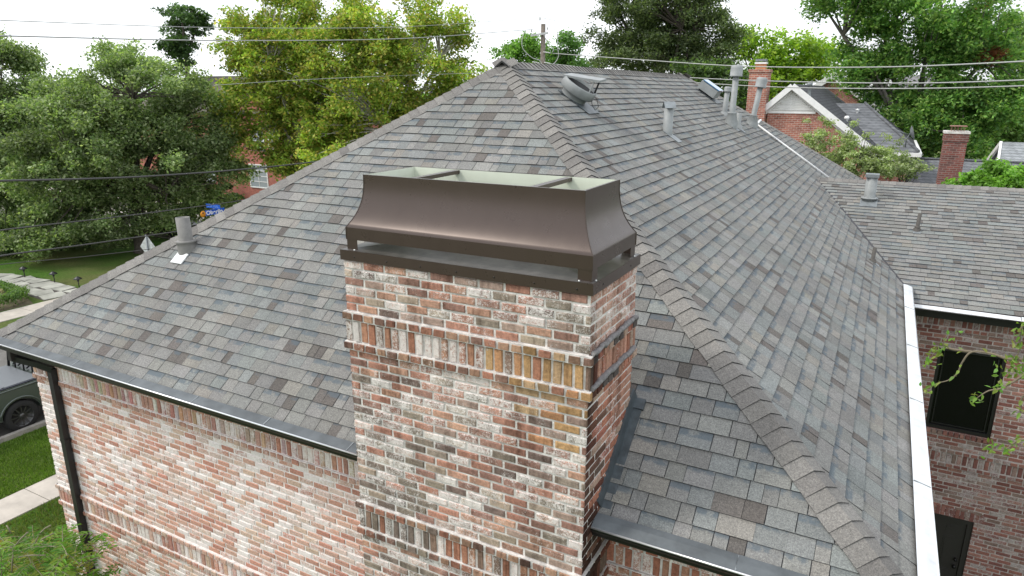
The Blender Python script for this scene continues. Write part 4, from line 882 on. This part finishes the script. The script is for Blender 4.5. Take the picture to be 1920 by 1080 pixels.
for i in range(5): b.box2((k0.x+.2+i*.1, 26.1, kz), (k0.x+.215+i*.1, 26.115, kz+.17)); b.box2((k0.x+.2+i*.1, 26.5, kz), (k0.x+.215+i*.1, 26.515, kz+.17))
b.box2((k0.x+.15, 26.05, kz+.17), (k0.x+.68, 26.56, kz+.195)); b.build('chimney_cap', noisy('rusty', (.25, .13, .10), .8), lc)
# pale roofed building at the right edge
p0 = aty(1880, 266, 36); bl3 = thing('pale_roofed_house', 'house with pale grey roof and white rake at the right edge', 'house', (p0.x+4, 34, G0))
b = MB(); quad(b, (p0.x-.5, 31, p0.z-2.6), (p0.x+12, 31, p0.z-2.6), (p0.x+12, 36, p0.z), (p0.x, 36, p0.z), th=.1); quad(b, (p0.x+12, 41, p0.z-2.6), (p0.x-.5, 41, p0.z-2.6), (p0.x, 36, p0.z), (p0.x+12, 36, p0.z), th=.1); b.build('roof', LTR, bl3)
b = MB(); b.bar((p0.x-.56, 31, p0.z-2.66), (p0.x-.06, 36, p0.z-.06), .1, .2); b.bar((p0.x-.56, 41, p0.z-2.66), (p0.x-.06, 36, p0.z-.06), .1, .2); b.build('rake_board', WP, bl3)
b = MB(); b.box2((p0.x, 31.4, G0), (p0.x+11.8, 40.6, p0.z-2.6)); b.face([(p0.x, 31.4, p0.z-2.6), (p0.x, 36, p0.z-.15), (p0.x, 40.6, p0.z-2.6)]); b.build('wall', WP, bl3)
# far pale roof behind the pecan
p0 = at(1600, 172, 78); p1 = at(1760, 172, 78); fh = thing('far_house', 'grey roof with a small white gable glimpsed under the huge tree', 'house', (p0.x, p0.y, G0)); dz = 1.6
b = MB(); quad(b, (p0.x, p0.y, .2), (p1.x, p0.y, .2), (p1.x, p0.y+5, p0.z+dz), (p0.x, p0.y+5, p0.z+dz), th=.1); b.build('roof', course_tex('lilac_roof', (.24, .23, .245)), fh)
b = MB(); b.box2((p0.x+.3, p0.y+.4, G0), (p1.x-.3, p0.y+9, .1)); b.build('wall', WP, fh); pm = lerp(p0.x, p1.x, .34); b = MB(); b.face([(pm-1.2, p0.y+1.5, p0.z+.5), (pm+1.2, p0.y+1.5, p0.z+.5), (pm, p0.y+1.5, p0.z+dz+.1)]); b.face([(pm-1.2, p0.y+1.5, p0.z+.5), (pm, p0.y+1.5, p0.z+dz+.1), (pm, p0.y+4.6, p0.z+dz+.1)]); b.face([(pm+1.2, p0.y+1.5, p0.z+.5), (pm, p0.y+4.6, p0.z+dz+.1), (pm, p0.y+1.5, p0.z+dz+.1)]); b.build('dormer', WP, fh)
# red house at the cross street
Y3 = 38.; rh = thing('red_brick_house', 'orange red brick house with white windows beyond the sycamores', 'house', (-46, 44, G0))
b = MB(); b.box2((-62, Y3, G0), (-37, Y3+11, -.6)); b.face([(-49.5, Y3-.02, -.6), (-40, Y3-.02, -.6), (-44.7, Y3-.02, 2.4)]); b.build('wall', RB2, rh)
b = MB(); quad(b, (-62.4, Y3-.4, -.65), (-36.6, Y3-.4, -.65), (-41, Y3+5.5, 2.5), (-58, Y3+5.5, 2.5), th=.1); quad(b, (-36.6, Y3+11.4, -.65), (-62.4, Y3+11.4, -.65), (-58, Y3+5.5, 2.5), (-41, Y3+5.5, 2.5), th=.1); quad(b, (-36.6, Y3-.4, -.65), (-36.6, Y3+11.4, -.65), (-41, Y3+5.5, 2.5), th=.1); quad(b, (-62.4, Y3+11.4, -.65), (-62.4, Y3-.4, -.65), (-58, Y3+5.5, 2.5), th=.1)
quad(b, (-49.9, Y3-.4, -.9), (-44.7, Y3-.4, 2.5), (-44.7, Y3+6, 2.5), (-49.9, Y3+6, -.9), th=.1); quad(b, (-44.7, Y3-.4, 2.5), (-39.6, Y3-.4, -.9), (-39.6, Y3+6, -.9), (-44.7, Y3+6, 2.5), th=.1); b.build('roof', BRR, rh)
gl_top = mat('blind_glass', (.30, .34, .36), .2, 0, .8)
for (u0, v0_, u1, v1_) in ((472, 311, 499, 349), (474, 248, 493, 280), (506, 246, 522, 278), (388, 318, 402, 338)):
    A, B = aty(u0, v1_, Y3), aty(u1, v0_, Y3); window(rh, A.x, B.x, Y3, A.z, B.z, 2, 4, .09, glass=gl_top)
bush('foundation_shrub', 'dark shrub under the white window of the orange red house', (-47.8, 36.6, G0), (2.0, 1.0, .8), 2600, .2, DK, 120)
# pale house behind the oaks
ph = thing('pale_house', 'long pale house with brown roof glimpsed through the live oaks', 'house', (-58, 12, G0))
b = MB(); b.box2((-66, -8, G0), (-56, 21, -4.6)); b.build('wall', noisy('pale_render', (.62, .55, .50), .9), ph)
b = MB(); quad(b, (-55.4, -8.6, -4.7), (-55.4, 21.6, -4.7), (-61, 21.6, -1.6), (-61, -8.6, -1.6), th=.1); quad(b, (-66.6, 21.6, -4.7), (-66.6, -8.6, -4.7), (-61, -8.6, -1.6), (-61, 21.6, -1.6), th=.1); b.build('roof', BRR, ph)
for y in (-2, 5, 12, 18):
    b = MB(); b.box2((-56.0, y, -7.0), (-55.94, y+1.6, -5.2)); w_ = b.build('window', WP, ph); b = MB(); b.box2((-55.94, y+.1, -6.9), (-55.92, y+1.5, -5.3)); b.build('pane', mat('window_glass', (.05, .06, .065), .08, 0, .8), w_)
# ================================================================== POLE AND CABLES
pb = at(1017, 168, 40); pole = thing('utility_pole', 'weathered wooden utility pole with a short pale crossarm behind the ridge', 'utility pole', (pb.x, pb.y, G0))
kpx = (pb-CAM).length/FPX
def pp(u, v, dy=0): 
    p = at(u, v, 40); return p+V((0, dy, 0))
pt = pp(1017, 45)
b = MB(); b.tube([(pb.x, pb.y, G0-.3), (pb.x, pb.y, G0+6), (pb.x, pb.y, pt.z)], [.19, .155, .125], 12); b.build('post', noisy('old_wood', (.17, .145, .12), .95, scale=8, amp=.4, bump=.4), pole)
b = MB(); b.bar(pp(997, 67)+V((0, -.14, 0)), pp(1030, 62)+V((0, -.14, 0)), .10, .11); b.build('crossarm', noisy('pale_arm', (.55, .56, .55), .8), pole)
for u, v, h in ((1014.5, 44, .34), (999, 64, .26), (1028, 60, .26)):
    p = pp(u, v)+V((0, -.14, 0)); b = MB(); b.lathe(p, (0, 0, 1), [(.015, -.02), (.015, h*.4), (.05, h*.45), (.03, h*.6), (.05, h*.65), (.03, h*.8), (.04, h*.85), (.0001, h)], 10); b.build('insulator', mat('porcelain', (.5, .51, .5), .4), pole)
for (u0, v0_, u1, v1_) in ((1021, 97.5, 1036, 100), (1000, 116, 1016, 119), (1022, 117, 1037, 120)):
    p, q = pp(u0, v0_)+V((0, -.15, 0)), pp(u1, v1_)+V((0, -.2, 0)); L = (q-p).length; b = MB(); prof_ = [(.012, 0)]
    for i in range(5): h = L*(.1+.16*i); prof_ += [(.02, h), (.055, h+L*.04), (.02, h+L*.08)]
    b.lathe(p, q-p, prof_+[(.012, L)], 10); b.build('insulator', mat('porcelain_light', (.72, .72, .70), .35), pole)
def curve(pts, n=24):
    P = [V(p) for p in pts]; P = [P[0]*2-P[1]]+P+[P[-1]*2-P[-2]]; r = []
    for i in range(1, len(P)-2):
        for k in range(n):
            t = k/n; a, b_, c, d = P[i-1:i+3]; r.append(.5*((2*b_)+(c-a)*t+(2*a-5*b_+4*c-d)*t*t+(3*b_-a-3*c+d)*t**3))
    r.append(P[-2]); return r
JC = mat('cable_jacket', (.42, .43, .42), .6)
for pts in (((988, 57), (982, 75), (984, 92), (1000, 108), (1014, 113), (1019, 121)), ((1023, 66), (1031, 83), (1040, 92), (1039, 98)), ((1048, 60), (1048, 85), (1050, 105), (1044, 117), (1038, 121))):
    b = MB(); b.tube(curve([pp(u, v)+V((0, -.2, 0)) for u, v in pts], 8), .022, 5); b.build('jumper_cable', JC, pole)
LWIRE = mat('light_wire', (.36, .37, .36), .55, .2); DWIRE = mat('dark_wire', (.06, .06, .06), .7)
def wire(label, pts, r, m, grp):
    b = MB(); P = curve([at(u, v, t) for u, v, t in pts]); b.tube(P, r, 5); o = b.build('power_line', m, None, org=P[0]); tag(o, label, 'cable', grp)
g1, g2, g3 = 'overhead lines to the pole from the left', 'low communication cables at the left', 'service lines at the right'
wire('thin topmost line from the left to the pole top', [(-260, 25, 14), (0, 38, 20), (430, 52, 27), (760, 50, 33), (1014, 33, 40)], .011, LWIRE, g1)
wire('thicker bright line under the topmost one, ending at the crossarm', [(-260, 58, 14), (0, 67, 20), (430, 76, 27), (760, 72, 33), (999, 55, 40)], .018, LWIRE, g1)
wire('thin line descending from the pole top into the dense dark tree', [(1015, 33, 40), (1060, 44, 44), (1110, 63, 52), (1175, 85, 66)], .014, LWIRE, g1)
wire('thin line descending from the crossarm into the dense dark tree', [(1028, 52, 40), (1060, 62, 44), (1110, 78, 52), (1175, 97, 66)], .014, LWIRE, g1)
wire('highest bright service line at the right, crossing above the flues', [(1036, 100, 40), (1200, 112, 36), (1390, 124, 32), (1640, 126, 28), (1920, 115, 24), (2200, 95, 20)], .022, LWIRE, g3)
wire('middle bright service line at the right, crossing the gable peak', [(1037, 120, 40), (1200, 138, 37), (1320, 147, 33), (1480, 153, 30), (1700, 156, 27), (1920, 150, 24), (2200, 135, 20)], .020, LWIRE, g3)
wire('lowest bright service line at the right, just above the gable peak', [(1037, 121, 40), (1200, 146, 37), (1320, 156, 33), (1480, 164, 30), (1700, 166, 27), (1920, 161, 24), (2200, 148, 20)], .020, LWIRE, g3)
wire('thick dark cable across the middle of the broad live oak', [(-260, 343, 14), (0, 339, 20), (250, 332, 24), (450, 318, 27.5), (600, 302, 31), (800, 275, 35), (1016, 225, 40)], .028, DWIRE, g2)
wire('dark cable sloping up past the street name signs', [(-200, 470, 13), (0, 432, 18), (200, 409, 22), (350, 390, 25), (470, 373, 28), (620, 345, 32)], .017, DWIRE, g2)
wire('dark cable passing the top of the diamond sign', [(-200, 520, 13), (0, 480, 18), (150, 460, 21), (290, 440, 24), (400, 424, 26), (520, 405, 29)], .020, DWIRE, g2)
wire('lowest thin dark cable crossing the diamond sign', [(-200, 525, 13), (0, 496, 18), (150, 482, 21), (290, 466, 24), (400, 452, 26)], .010, DWIRE, g2)
wire('faint cable behind the sycamores towards the pole', [(400, 160, 38), (560, 150, 38), (740, 142, 39), (920, 136, 40), (1016, 132, 40)], .012, LWIRE, g1)
# ================================================================== TRUCK, CAR, SIGNS, GARDEN LIGHTS
def extrude(mb, prof, x0, x1, mat_=0, col=None):
    A = [V((x0, y, z)) for y, z in prof]; B = [V((x1, y, z)) for y, z in prof]
    mb.face(A[::-1], col, mat_); mb.face(B, col, mat_)
    for i in range(len(prof)): j = (i+1) % len(prof); mb.face([A[i], A[j], B[j], B[i]], col, mat_)
def arch(yc, r, z0, zc, n=10):
    a0 = math.asin(min(1, max(-1, (z0-zc)/r))); return [(yc+r*math.cos(a), zc+r*math.sin(a)) for a in np.linspace(a0, math.pi-a0, n)]
TYRE = noisy('tyre', (.018, .018, .018), .85); RIM = mat('rim', (.10, .10, .10), .4, .7)
def wheel(parent, x, y, z, r, side, wdt=.26):
    b = MB(); c = V((x, y, z)); b.lathe(c, (side, 0, 0), [(r*.66, -wdt), (r*.93, -wdt), (r, -wdt*.85), (r, -.03), (r*.94, 0), (r*.66, .0)], 28); w = b.build('wheel', TYRE, parent)
    b = MB(); b.lathe(c, (side, 0, 0), [(r*.67, -.02), (r*.63, -.035), (r*.6, -.10), (.0001, -.10)], 24)
    for i in range(12):
        a = 2*math.pi*i/12; d = V((0, math.cos(a), math.sin(a))); b.bar(c+V((side*-.03, 0, 0))+d*.06, c+V((side*-.03, 0, 0))+d*r*.64, .025, .02, (1, 0, 0))
    b.lathe(c, (side, 0, 0), [(.08, -.05), (.07, -.015), (.0001, -.01)], 14); b.build('rim', RIM, w)
PAINT = mat('truck_paint', (.11, .13, .12), .28, .5, .6)
tx0, tx1 = -20.95, -18.98; zz = G0; wy, wz = 4.93, G0+.44
tr = thing('pickup_truck', 'dark grey green pickup truck with a flat bed cover parked at the kerb', 'pickup truck', (-19.95, 6.2, G0))
b = MB(); prof_ = [(2.75, zz+.62), (2.72, zz+1.0), (2.75, zz+1.36), (5.66, zz+1.36), (8.35, zz+1.34), (9.7, zz+1.2), (9.98, zz+1.0), (10.0, zz+.55), (9.5, zz+.48)]+arch(8.83, .53, zz+.48, wz)+arch(wy, .53, zz+.48, wz)
extrude(b, prof_, tx0+.06, tx1); 
for yc in (wy, 8.83):
    ar = arch(yc, .57, zz+.55, wz, 14); b.tube([(tx1-.01, y, z) for y, z in ar], .035, 6)
b.tube([(tx1-.035, 2.8, zz+1.30), (tx1-.02, 5.6, zz+1.30), (tx1-.03, 8.3, zz+1.28)], .04, 6); b.build('body', PAINT, tr)
b = MB(); b.box2((tx0+.14, 2.85, zz+1.365), (tx1-.10, 5.58, zz+1.40)); 
for y in (3.7, 4.6): b.box2((tx0+.14, y, zz+1.40), (tx1-.10, y+.06, zz+1.412))
b.build('bed_cover', mat('tonneau', (.13, .14, .15), .45), tr)
b = MB(); b.box2((tx1-.10, 2.8, zz+1.363), (tx1-.03, 5.6, zz+1.39)); b.build('bed_rail', mat('rail_plastic', (.015, .017, .03), .5), tr)
b = MB(); P0 = [(5.68, 1.36), (8.3, 1.36), (7.55, 2.0), (6.0, 2.02)]
A = [V((tx0+.12, y, zz+z)) for y, z in P0]; Bq = [V((tx1-.06, y, zz+z)) for y, z in P0]; ins = .14
A[2].x += ins; A[3].x += ins; Bq[2].x -= ins; Bq[3].x -= ins
b.face(A[::-1]); b.face(Bq)
for i in range(4): j = (i+1) % 4; b.face([A[i], A[j], Bq[j], Bq[i]])
cab = b.build('cab', PAINT, tr)
b = MB(); mid_ = lambda a, c, k: a+(c-a)*k
n_ = V((0, -.9, .4)); b.face([A[0]+V((.2, -.012, .08)), Bq[0]+V((-.2, -.012, .08)), Bq[3]+V((-.12, -.024, -.08)), A[3]+V((.12, -.024, -.08))]); 
s_ = V((.012, 0, .004)); b.face([Bq[0]+s_+V((0, .2, .06)), mid_(Bq[0], Bq[1], .47)+s_+V((0, 0, .06)), mid_(Bq[3], Bq[2], .45)+s_+V((0, 0, -.07)), Bq[3]+s_+V((0, .1, -.07))]); b.face([mid_(Bq[0], Bq[1], .5)+s_+V((0, 0, .06)), Bq[1]+s_+V((0, -.25, .06)), Bq[2]+s_+V((0, -.1, -.07)), mid_(Bq[3], Bq[2], .5)+s_+V((0, 0, -.07))]); b.build('side_glass', mat('truck_glass', (.01, .012, .012), .06, 0, .7), tr)
b = MB(); b.tube([(tx0+.2, 5.62, zz+1.38), (tx0+.28, 5.66, zz+2.0), (tx1-.22, 5.66, zz+2.0), (tx1-.14, 5.62, zz+1.38)], .04, 8)
for x in (-20.4, -19.95, -19.5): b.tube([(x, 5.63, zz+1.38), (x, 5.66, zz+1.98)], .025, 6)
b.build('cab_rack', M['black'], tr)
for y in (wy, 8.83):
    wheel(tr, tx1-.01, y, wz, .45, 1); wheel(tr, tx0+.07, y, wz, .45, -1)
b = MB(); b.box2((tx0+.08, 2.5, zz+.5), (tx1-.05, 2.72, zz+.72)); b.build('bumper', mat('chrome', (.5, .5, .5), .2, .9), tr)
for x in (tx0+.1, tx1-.16): b = MB(); b.box2((x, 2.69, zz+.95), (x+.14, 2.74, zz+1.33)); b.build('tail_light', mat('tail_red', (.25, .01, .01), .2), tr)
b = MB(); b.tube([(tx1-.05, 7.75, zz+1.42), (tx1+.12, 7.72, zz+1.48)], .03, 6); b.box2((tx1+.04, 7.66, zz+1.38), (tx1+.26, 7.78, zz+1.66)); b.build('mirror', M['black'], tr)
cc_ = atz = None
cx_, cy_ = -39.6, 24.9
car = thing('parked_car', 'dark car at the kerb of the cross street under the oak', 'car', (cx_, cy_, G0)); cp = mat('car_paint', (.012, .012, .014), .2, .3)
def exy(mb, prof, y0, y1):
    A = [V((x, y0, z)) for x, z in prof]; B = [V((x, y1, z)) for x, z in prof]; mb.face(A); mb.face(B[::-1])
    for i in range(len(prof)): j = (i+1) % len(prof); mb.face([A[j], A[i], B[i], B[j]])
zz = G0
def archx(xc, r, z0, zc): return [(x, z) for x, z in arch(xc, r, z0, zc)]
b = MB(); exy(b, [(cx_-2.2, zz+.35), (cx_-2.25, zz+.75), (cx_-1.3, zz+.95), (cx_+1.9, zz+1.0), (cx_+2.25, zz+.9), (cx_+2.2, zz+.35)]+archx(cx_+1.35, .36, zz+.3, zz+.33)+archx(cx_-1.35, .36, zz+.3, zz+.33), cy_-.88, cy_+.88); b.build('body', cp, car)
b = MB(); exy(b, [(cx_-1.2, zz+.95), (cx_-.5, zz+1.45), (cx_+1.1, zz+1.48), (cx_+1.95, zz+1.0)], cy_-.74, cy_+.74); b.build('cabin', mat('car_glass', (.015, .016, .018), .1, 0, .6), car)
b = MB(); b.box2((cx_-.45, cy_-.72, zz+1.465), (cx_+1.05, cy_+.72, zz+1.495)); b.build('car_roof', cp, car)
for x in (-1.35, 1.35):
    for sgn in (-1, 1):
        b = MB(); c = V((cx_+x, cy_+sgn*.88, zz+.32)); b.lathe(c, (0, sgn, 0), [(.2, -.2), (.31, -.2), (.32, -.02), (.29, 0), (.2, 0), (.0001, -.02)], 20); b.build('wheel', TYRE, car)
for y in (-.62, .5): b = MB(); b.box2((cx_+2.235, cy_+y, zz+.68), (cx_+2.262, cy_+y+.25, zz+.82)); b.build('tail_light', mat('tail_red', (.25, .01, .01), .2), car)
# diamond warning sign seen from behind
p = at(278, 464, 36.5); sg = thing('warning_sign', 'diamond shaped sign seen from its bare metal back beside the hip', 'road sign', (p.x, p.y, G0))
b = MB(); hd = .60; q = [p+V((0, 0, hd)), p+V((hd, 0, 0)), p+V((0, 0, -hd)), p+V((-hd, 0, 0))]; q2 = [x+V((0, .004, 0)) for x in q]; b.face(q[::-1]); b.face(q2, None, 1)
for i in range(4): b.face([q[i], q[(i+1) % 4], q2[(i+1) % 4], q2[i]])
b.build('sign_face', [noisy('sign_back', (.52, .55, .55), .45, .3), mat('sign_yellow', (.75, .45, .03), .5)], sg)
b = MB(); b.tube([(p.x, p.y-.04, G0-.2), (p.x, p.y-.04, p.z+hd+.02)], .035, 8); b.build('post', M['galv'], sg)
# street name signs
p = at(402, 396, 40); nsn = thing('street_sign', 'blue street name blades with an orange roundel at the corner past the hip', 'street sign', (p.x, p.y, G0))
BL = mat('sign_blue', (.012, .10, .52), .4); ORN = mat('sign_orange', (.75, .30, .02), .4); SW = mat('sign_white', (.8, .82, .85), .4)
b = MB(); b.tube([(p.x, p.y, G0-.2), (p.x, p.y, p.z+.42)], .035, 8); b.build('post', M['galv'], nsn)
zl = p.z-.02; y0, y1 = p.y-.62, p.y+.62
b = MB(); b.box2((p.x+.04, y0, zl-.14), (p.x+.05, y1, zl+.14)); bla = b.build('name_blade', BL, nsn, 'lower blue blade with white lettering')
b = MB(); b.lathe((p.x+.045, y0-.14, zl-.02), (1, 0, 0), [(.0001, 0), (.17, 0), (.17, .012), (.0001, .012)], 24); b.lathe((p.x+.058, y0-.14, zl+.04), (1, 0, 0), [(.0001, 0), (.06, 0), (.06, .003), (.0001, .003)], 12, 1); b.build('roundel', [ORN, mat('sign_brown', (.25, .09, .02), .5)], bla)
fc = bpy.data.curves.new('lettering', 'FONT'); fc.body = 'Oberlin'; fc.size = .30; fc.align_x = 'LEFT'; fc.align_y = 'CENTER'; fc.extrude = .002; fc.offset = .008; fc.materials.append(SW)
ft_ = bpy.data.objects.new('lettering_source', fc); COL.objects.link(ft_); bpy.context.view_layer.update()
lm = bpy.data.meshes.new_from_object(ft_.evaluated_get(bpy.context.evaluated_depsgraph_get())); bpy.data.objects.remove(ft_)
fo = bpy.data.objects.new('lettering', lm); COL.objects.link(fo); fo.parent = bla; fo.location = V((p.x+.056, y0+.05, zl-.01))-V((p.x, p.y, G0)); fo.rotation_euler = (math.pi/2, 0, math.pi/2); fo.scale = (1.12, 1, 1)
zu = p.z+.27; b = MB(); b.box2((p.x-.55, p.y-.05, zu-.11), (p.x+.55, p.y-.04, zu+.11)); blb = b.build('name_blade', BL, nsn, 'upper blue blade with worn pale lettering')
b = MB()
for i in range(9):
    if i in (4,): continue
    x = p.x-.42+i*.095; b.box2((x, p.y-.053, zu-.05), (x+.02, p.y-.05, zu+.05)); b.box2((x+.02, p.y-.053, zu+(.03 if i % 2 else -.05)), (x+.06, p.y-.05, zu+(.05 if i % 2 else -.03)))
b.build('lettering', mat('sign_pale', (.25, .4, .75), .5), blb)
# path lights
for lab, u, v in (('leftmost of the three small path lights by the stone path', 47, 521), ('middle one of the three small path lights by the stone path', 103, 531), ('path light nearest the hip, half hidden by the roof edge', 149, 541)):
    d = ray(u, v); q = CAM+d*((G0-CAM.z)/d.z); o = thing('path_light', lab, 'garden light', q, 'path lights along the lawn')
    b = MB(); b.tube([q-V((0, 0, .1)), q+V((0, 0, .50))], .025, 6); b.build('post', M['black'], o); b = MB(); b.lathe(q+V((0, 0, .48)), (0, 0, 1), [(.19, 0), (.19, .02), (.08, .10), (.02, .13), (.0001, .14)], 14); b.lathe(q+V((0, 0, .36)), (0, 0, 1), [(.05, 0), (.05, .12)], 10); b.build('lamp_shade', M['black'], o)
# ================================================================== NEAR PLANTS
def pinnate(C_, Cn, A, Bp, nl, ln, rng, cols, droop=.4):
    """leaflets in pairs along the curve A->B"""
    pass
def leaflet_mesh(name, items, m):
    """items: (base, direction, normal, length, width, colour); pointed ovals of six sides"""
    Vv, F, Cc = [], [], []
    for (p, d, n, l, w, c) in items:
        s = d.cross(n).normalized(); k = len(Vv); fold = n*w*.18
        for (a, q) in ((0, 0), (.3, .5), (.65, .42), (1, 0), (.65, -.42), (.3, -.5)): Vv.append(tuple(p+d*l*a+s*w*q+(fold if q else V((0, 0, 0)))-n*l*.12*a*a))
        F += [[k, k+1, k+2, k+3], [k, k+3, k+4, k+5]]; Cc += [(*c, 1)]*6
    me = bpy.data.meshes.new(name); me.from_pydata(Vv, [], F); ca = me.color_attributes.new('tone', 'FLOAT_COLOR', 'POINT'); ca.data.foreach_set('color', np.array(Cc, dtype=np.float32).ravel()); me.materials.append(m); return me
def rv(s=1): return V((random.gauss(0, s), random.gauss(0, s), random.gauss(0, s)))
# branch of a small tree standing out of view at the right
TB = 4.4; root = at(2190, 1080, 5.0); root.z = G0
yt = thing('young_tree', 'leafy twigs with small yellow green leaves hanging before the black window', 'tree', root)
stems = [[(2100, 640), (1990, 690), (1920, 675), (1889, 673), (1858, 663), (1822, 660), (1804, 680), (1795, 700), (1778, 713), (1758, 718)], [(1822, 660), (1790, 656), (1773, 653), (1752, 661)], [(2100, 660), (1960, 690), (1920, 704), (1902, 715), (1875, 729), (1853, 733), (1832, 746)],
         [(2080, 560), (1960, 590), (1920, 610), (1912, 630), (1912, 655), (1905, 670)], [(2080, 700), (1960, 730), (1920, 742), (1914, 765), (1912, 780)], [(2080, 860), (1960, 830), (1920, 824), (1905, 828), (1885, 843), (1860, 842)], [(1773, 653), (1770, 640), (1776, 628)], [(1752, 661), (1742, 680)]]
b = MB(); items = []
LP = [(.17, .27, .05), (.22, .32, .07), (.13, .22, .04), (.26, .34, .10)]
for i, st in enumerate(stems):
    P = curve([at(u, v, TB+.12*math.sin(i*2.1)) for u, v in st], 6); b.tube(P, [lerp(.010, .0025, k/(len(P)-1)) if i < 6 else .003 for k in range(len(P))], 5)
    L = 0
    for k in range(1, len(P)):
        L += (P[k]-P[k-1]).length; d = (P[k]-P[k-1]).normalized()
        if L < .035: continue
        L = 0
        if random.random() < .12: continue
        for sg_ in (-1, 1):
            if random.random() < .15: continue
            s = d.cross(V((0, 0, 1))).normalized()*sg_; dd = (s*.8+d*.5+rv(.3)+V((0, 0, .1))).normalized(); nn_ = (V((0, -.25, 1))+rv(.35)).normalized(); nn_ = (nn_-dd*nn_.dot(dd)).normalized()
            items.append((P[k], dd, nn_, random.uniform(.028, .046), random.uniform(.014, .022), tuple(x*random.uniform(.8, 1.2) for x in random.choice(LP))))
for u, v, n in ((1755, 660, 16), (1745, 682, 10), (1776, 640, 8), (1745, 725, 6), (1735, 735, 6), (1912, 620, 14), (1910, 650, 12), (1900, 680, 18), (1912, 700, 12), (1905, 690, 12), (1874, 695, 10), (1870, 720, 10), (1833, 748, 10), (1860, 842, 12), (1885, 843, 10), (1908, 826, 12), (1913, 765, 6)):
    c = at(u, v, TB)
    for _ in range(n):
        dd = rv().normalized(); nn_ = rv().normalized(); nn_ = (nn_-dd*nn_.dot(dd)).normalized(); items.append((c+rv(.02), dd, nn_, random.uniform(.026, .042), random.uniform(.013, .021), tuple(x*random.uniform(.8, 1.25) for x in random.choice(LP))))
b.build('stem', noisy('twig', (.16, .13, .09), .9), yt)
link('foliage', leaflet_mesh('foliage', items, LEAF), yt, o0=root).data.transform(Matrix.Translation(-root))
b = MB(); hubp = at(2140, 660, TB+.3); b.tube([root-V((0, 0, .2)), root+V((0, 0, 3)), hubp-V((.0, 0, .4)), hubp, at(2100, 640, TB)], [.07, .06, .04, .025, .011], 8)
for st in stems[2:6]: b.tube([hubp-V((0, 0, .3)), at(*st[0], TB)], [.02, .010], 6)
b.build('trunk', BARK, yt)
# feathery shrub by the house corner
fb = V((-9.5, -.5, G0)); fs = thing('feathery_shrub', 'tall shrub with feathery bright green leaves crowding the downspout at the house corner', 'shrub', fb)
b = MB(); items = []; FP_ = [(.13, .27, .03), (.18, .33, .045), (.09, .20, .025), (.24, .36, .06), (.30, .32, .07)]
random.seed(21)
heads = []
for i in range(120):
    u = random.uniform(-60, 185); vmin = lerp(985, 1030, max(0, min(1, u/170))) if u < 150 else 990
    v = vmin+abs(random.gauss(0, 1))*70+random.uniform(0, 40); y = random.uniform(-.9, .25) if u < 150 else random.uniform(-.25, .35)
    heads.append(aty(u, v, y))
for i, h in enumerate(heads):
    if i % 6 == 0:
        s = fb+V((random.uniform(-.3, .5), random.uniform(-.2, .3), 0)); m = (s+h)/2+V((random.uniform(-.2, .2), random.uniform(-.2, .2), .4)); b.tube(curve([s, m, h], 5), [.016-.0012*k for k in range(11)], 5)
    for r_ in range(3):
        a = random.uniform(0, 6.28); d = V((math.cos(a), math.sin(a)*.8-.15, random.uniform(.0, .5))).normalized(); L = random.uniform(.28, .5)
        pts = [h+d*L*t-V((0, 0, .35*L*t*t)) for t in np.linspace(0, 1, 9)]; b.tube(pts, .0035, 4, cap=False)
        s = d.cross(V((0, 0, 1))).normalized(); cl_ = random.choice(FP_)
        for k in range(1, 9):
            for sg_ in (-1, 1):
                dd = (s*sg_*.85+d*.55+V((0, 0, -.15))+rv(.12)).normalized(); nn_ = (V((0, 0, 1))+rv(.25)); nn_ = (nn_-dd*nn_.dot(dd)).normalized()
                items.append((pts[k], dd, nn_, random.uniform(.07, .13)*(1.1-.06*k), random.uniform(.02, .034), tuple(x*random.uniform(.8, 1.2) for x in cl_)))
for (u0, v0_, u1, v1_, y) in ((22, 1075, 25, 1028, -.9), (25, 1028, 52, 998, -.9), (25, 1028, -5, 1024, -.9), (40, 1070, 75, 1000, -.6), (75, 1000, 95, 985, -.6), (20, 1000, 12, 985, -.7), (30, 1045, 85, 1041, -.8), (115, 1066, 128, 1048, -.3), (150, 1062, 192, 1042, -.2), (50, 1030, 100, 1000, -.5)):
    b.tube([aty(u0, v0_, y), aty((u0+u1)/2, (v0_+v1_)/2-2, y), aty(u1, v1_, y)], .009, 5)
b.build('stem', noisy('cane', (.22, .20, .13), .9), fs)
link('foliage', leaflet_mesh('foliage', items, LEAF), fs, o0=fb).data.transform(Matrix.Translation(-fb))
